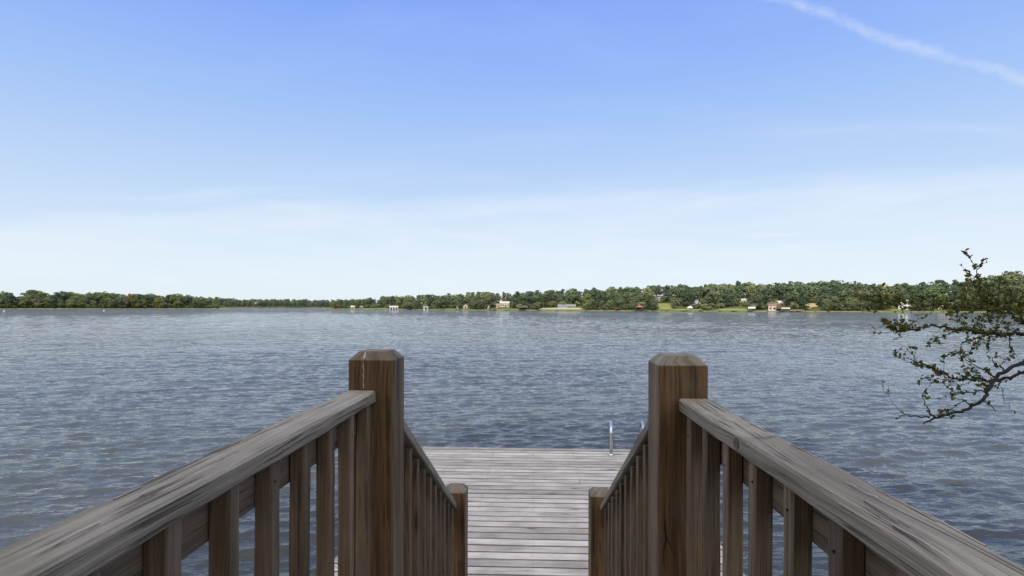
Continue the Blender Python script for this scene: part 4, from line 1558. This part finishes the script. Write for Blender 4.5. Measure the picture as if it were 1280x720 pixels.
def overhang():
    base = (8.3, 4.6, .15)
    e = empty('overhanging_tree', base, 'small leaved tree reaching a bent dark branch over the water from the right edge', 'tree')

    def q(px, py, D): return pt(px, py, D)
    trunk = [(8.3, 4.6, .0), (8.15, 4.65, 1.0), (8.0, 4.6, 2.0), (8.1, 4.5, 3.4), (8.3, 4.4, 5.2), (8.2, 4.3, 7.0)]
    mb = MB(); sp = smooth_path(trunk, 4)
    mb.tube(sp, [.20 - .15 * i / (len(sp) - 1) for i in range(len(sp))], 12)
    mb.build('trunk', M_BARK, e, True)
    fork = np.array([8.05, 4.6, 1.75])
    # heavy limb
    limb = [fork, (7.0, 4.6, 2.15), q(1420, 416, 5.5), q(1340, 432, 5.25), q(1305, 443, 5.1), q(1279, 452, 5.0), q(1258, 463, 4.9), q(1244, 474, 4.9), q(1236, 487, 4.85), q(1229, 499, 4.8), q(1215, 508, 4.8), q(1201, 514, 4.75), q(1184, 518, 4.7), q(1168, 522, 4.7), q(1160, 526, 4.65), q(1153, 530, 4.65)]
    sp = smooth_path(limb, 4)
    n = len(sp)
    rad = []
    for i in range(n):
        t = i / (n - 1)
        rad.append(float(np.interp(t, [0, .2, .35, .6, .78, .93, 1], [.070, .032, .0165, .014, .0105, .007, .003])) * rl.uniform(.93, 1.08))
    mb = MB(); mb.tube([p + np.array([rl.gauss(0, .0055) for _ in range(3)]) for p in sp], rad, 9)
    mb.build('limb', M_LIMB, e, True)
    # bare end twigs of the limb
    twig([q(1162, 522, 4.7), q(1141, 521, 4.65), q(1131, 518, 4.65), q(1121, 524, 4.6)], .007, .002, 6, kids=.9)
    twig([q(1168, 521, 4.7), q(1160, 512, 4.7), q(1155, 500, 4.7), q(1154, 492, 4.7)], .006, .002, 22, kids=1.0)
    twig([q(1195, 515, 4.75), q(1184, 512, 4.7), q(1172, 514, 4.65)], .005, .002, 60)
    twig([q(1215, 508, 4.8), q(1206, 502, 4.8), q(1198, 498, 4.8), q(1188, 490, 4.8)], .006, .002, 36)
    twig([q(1229, 500, 4.8), q(1240, 507, 4.8), q(1246, 514, 4.8)], .005, .002, 25)
    # fine hanging twig
    twig([q(1251, 484, 4.9), q(1256, 500, 4.9), q(1262, 510, 4.85), q(1269, 518, 4.85)], .003, .001, 6, kids=.4)
    LV = 35
    # second branch sweeping left
    twig([(7.2, 4.75, 2.1), q(1400, 440, 5.5), q(1310, 458, 5.2), q(1280, 465, 5.15), q(1263, 472, 5.1), q(1244, 476, 5.1), q(1225, 475, 5.05), q(1206, 473, 5.0), q(1187, 471, 4.95), q(1168, 462, 4.9), q(1155, 455, 4.9), q(1138, 449, 4.85), q(1124, 444, 4.8)], .018, .002, LV * .8, kids=1.0)
    twig([q(1206, 473, 5.0), q(1192, 474, 5.0), q(1173, 475, 4.95), q(1157, 472, 4.9)], .005, .0015, LV * .6)
    twig([q(1236, 487, 4.85), q(1222, 489, 4.8), q(1206, 491, 4.8), q(1192, 488, 4.8), q(1178, 478, 4.8)], .006, .002, LV)
    twig([q(1244, 474, 4.9), q(1235, 465, 4.95), q(1222, 458, 5.0), q(1206, 448, 5.0), q(1195, 442, 5.0)], .008, .002, LV * 1.2, kids=1.2)
    twig([q(1256, 464, 4.9), q(1246, 455, 5.0), q(1238, 447, 5.0)], .007, .002, LV * 1.3, kids=1.3)
    # upper long boughs
    twig([(7.9, 4.6, 2.9), q(1330, 414, 5.4), q(1280, 418, 5.3), q(1262, 417, 5.25), q(1237, 417, 5.2), q(1216, 414, 5.1), q(1199, 411, 5.05), q(1180, 408, 5.0), q(1160, 407, 5.0), q(1140, 411, 4.9), q(1117, 411, 4.9), q(1105, 401, 4.85)], .018, .002, LV, kids=1.15)
    twig([q(1237, 417, 5.2), q(1225, 422, 5.2), q(1205, 428, 5.1), q(1200, 440, 5.1)], .006, .002, LV)
    twig([q(1262, 417, 5.25), q(1262, 432, 5.2), q(1268, 440, 5.2)], .006, .002, LV)
    twig([q(1199, 411, 5.05), q(1185, 418, 5.0), q(1172, 424, 5.0), q(1178, 432, 5.0)], .005, .0015, LV * 1.2)
    twig([(7.9, 4.6, 3.0), q(1320, 400, 5.4), q(1280, 402, 5.3), q(1265, 394, 5.2), q(1247, 390, 5.2), q(1222, 386, 5.2), q(1200, 384, 5.2)], .014, .002, LV, kids=1.1)
    twig([(7.9, 4.6, 3.1), q(1320, 388, 5.0), q(1280, 391, 4.6), q(1258, 385, 4.55), q(1235, 388, 4.5), q(1212, 382, 4.45), q(1195, 385, 4.4), q(1176, 380, 4.38), q(1160, 382, 4.35), q(1133, 379, 4.3), q(1110, 375, 4.25), q(1090, 370, 4.2)], .008, .002, LV * 1.0, kids=1.0, kl=.5)
    twig([q(1160, 381, 4.35), q(1140, 386, 4.3), q(1122, 380, 4.3), q(1100, 379, 4.25), q(1086, 374, 4.2)], .005, .0015, LV * 1.1, kids=1.1, kl=.5)
    twig([q(1133, 376, 4.3), q(1125, 373, 4.3), q(1112, 369, 4.3)], .004, .0015, LV * 1.5, kids=1.2, kl=.5)
    twig([q(1235, 386, 4.5), q(1215, 382, 4.5), q(1196, 378, 4.5), q(1180, 374, 4.5)], .005, .0015, LV * 1.1, kids=1.1, kl=.5)
    twig([(7.9, 4.6, 3.3), q(1330, 378, 4.9), q(1280, 378, 4.7), q(1250, 379, 4.7), q(1230, 377, 4.7)], .010, .002, LV, kids=1.1)
    # the single shoot above the skyline
    twig([q(1228, 386, 4.6), q(1225, 365, 4.6), q(1223, 345, 4.6), q(1221, 336, 4.6)], .005, .003, 10, kids=.25)
    twig([q(1221, 336, 4.6), q(1216, 329, 4.6), q(1212, 323, 4.6)], .003, .0015, 40, kids=0, size=.036)
    twig([q(1212, 323, 4.6), q(1209, 317, 4.6), q(1207, 313, 4.6)], .002, .0012, 95, kids=0, size=.036)
    twig([q(1221, 337, 4.6), q(1226, 331, 4.6), q(1229, 322, 4.6)], .003, .0015, 55, kids=0, size=.036)
    twig([q(1226, 331, 4.6), q(1231, 325, 4.6), q(1235, 328, 4.6)], .002, .0012, 40, kids=0, size=.036)
    # leafy side shoots along the boughs nearer the trunk
    for a_, b_ in (((7.9, 4.6, 2.9), q(1335, 414, 5.4)), ((7.9, 4.6, 3.1), q(1330, 388, 5.0)), ((7.9, 4.6, 3.3), q(1335, 374, 4.9)), ((7.2, 4.7, 2.1), q(1320, 450, 5.2))):
        a_ = np.array(a_); b_ = np.array(b_)
        for _ in range(9):
            c = a_ + (b_ - a_) * rl.uniform(.12, 1.0)
            dv = np.array([rl.uniform(-.15, .5), rl.uniform(-.7, .5), rl.uniform(-.25, .45)]) * .8
            twig([c, c + dv * .5 + np.array([0, 0, .04]), c + dv], .006, .0018, 40, kids=1.2)
    # crown above and right of the frame
    for k in range(14):
        a = rl.uniform(-1.2, 1.9)
        z = rl.uniform(4.0, 7.2)
        ln = rl.uniform(1.4, 2.6)
        c = np.array([8.2, 4.4, z - .8])
        twig([c, c + np.array([math.cos(a) * ln * .5, math.sin(a) * ln * .5, .5]), c + np.array([math.cos(a) * ln, math.sin(a) * ln, .9])], .03, .004, 26, kids=.7, size=.06)
    TW.build('twigs', M_LIMB, e, True)
    me = bpy.data.meshes.new('leaves')
    me.from_pydata(LEAVES_V, [], LEAVES_F)
    at = me.attributes.new('tint', 'FLOAT_VECTOR', 'FACE')
    at.data.foreach_set('vector', [c for t in LEAVES_T for c in t])
    me.materials.append(M_LEAF)
    o = bpy.data.objects.new('leaves', me); COL.objects.link(o); o.parent = e
    o.matrix_parent_inverse = Matrix.Translation(-e.location)
    print('leaves', len(LEAVES_F) // 6)


overhang()


# ------------------------------------------------------------------ trees on the bank behind the landing: they keep the dock in open shade
def shade_trees():
    r = random.Random(3)
    spots = [(-4.6, -7.2, 15, 7.5), (-.6, -8.2, 16, 7.5), (-3.0, -11.5, 20, 8.5)]
    desc = ['nearest the landing on the left', 'directly behind the landing', 'tallest of the three behind the landing']
    for k, (x, y, h, w) in enumerate(spots):
        bl = broad_blobs(r, h, w, 12, low=.10)
        v, t = crown_data(bl, 5200, .34, 500 + k)
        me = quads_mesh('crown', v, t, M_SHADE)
        e = empty('shade_tree', (x, y, 1.0), f'leafy bank tree {desc[k]}', 'tree', 'bank trees behind the landing')
        mb = MB(); mb.tube([(0, 0, -1), (.1, 0, h * .3), (0, .1, h * .75)], [.3, .22, .08], 10)
        o = mb.build('trunk', M_BARK, smooth=True); o.parent = e; o.matrix_parent_inverse.identity()
        o = bpy.data.objects.new('crown', me); COL.objects.link(o); o.parent = e


shade_trees()
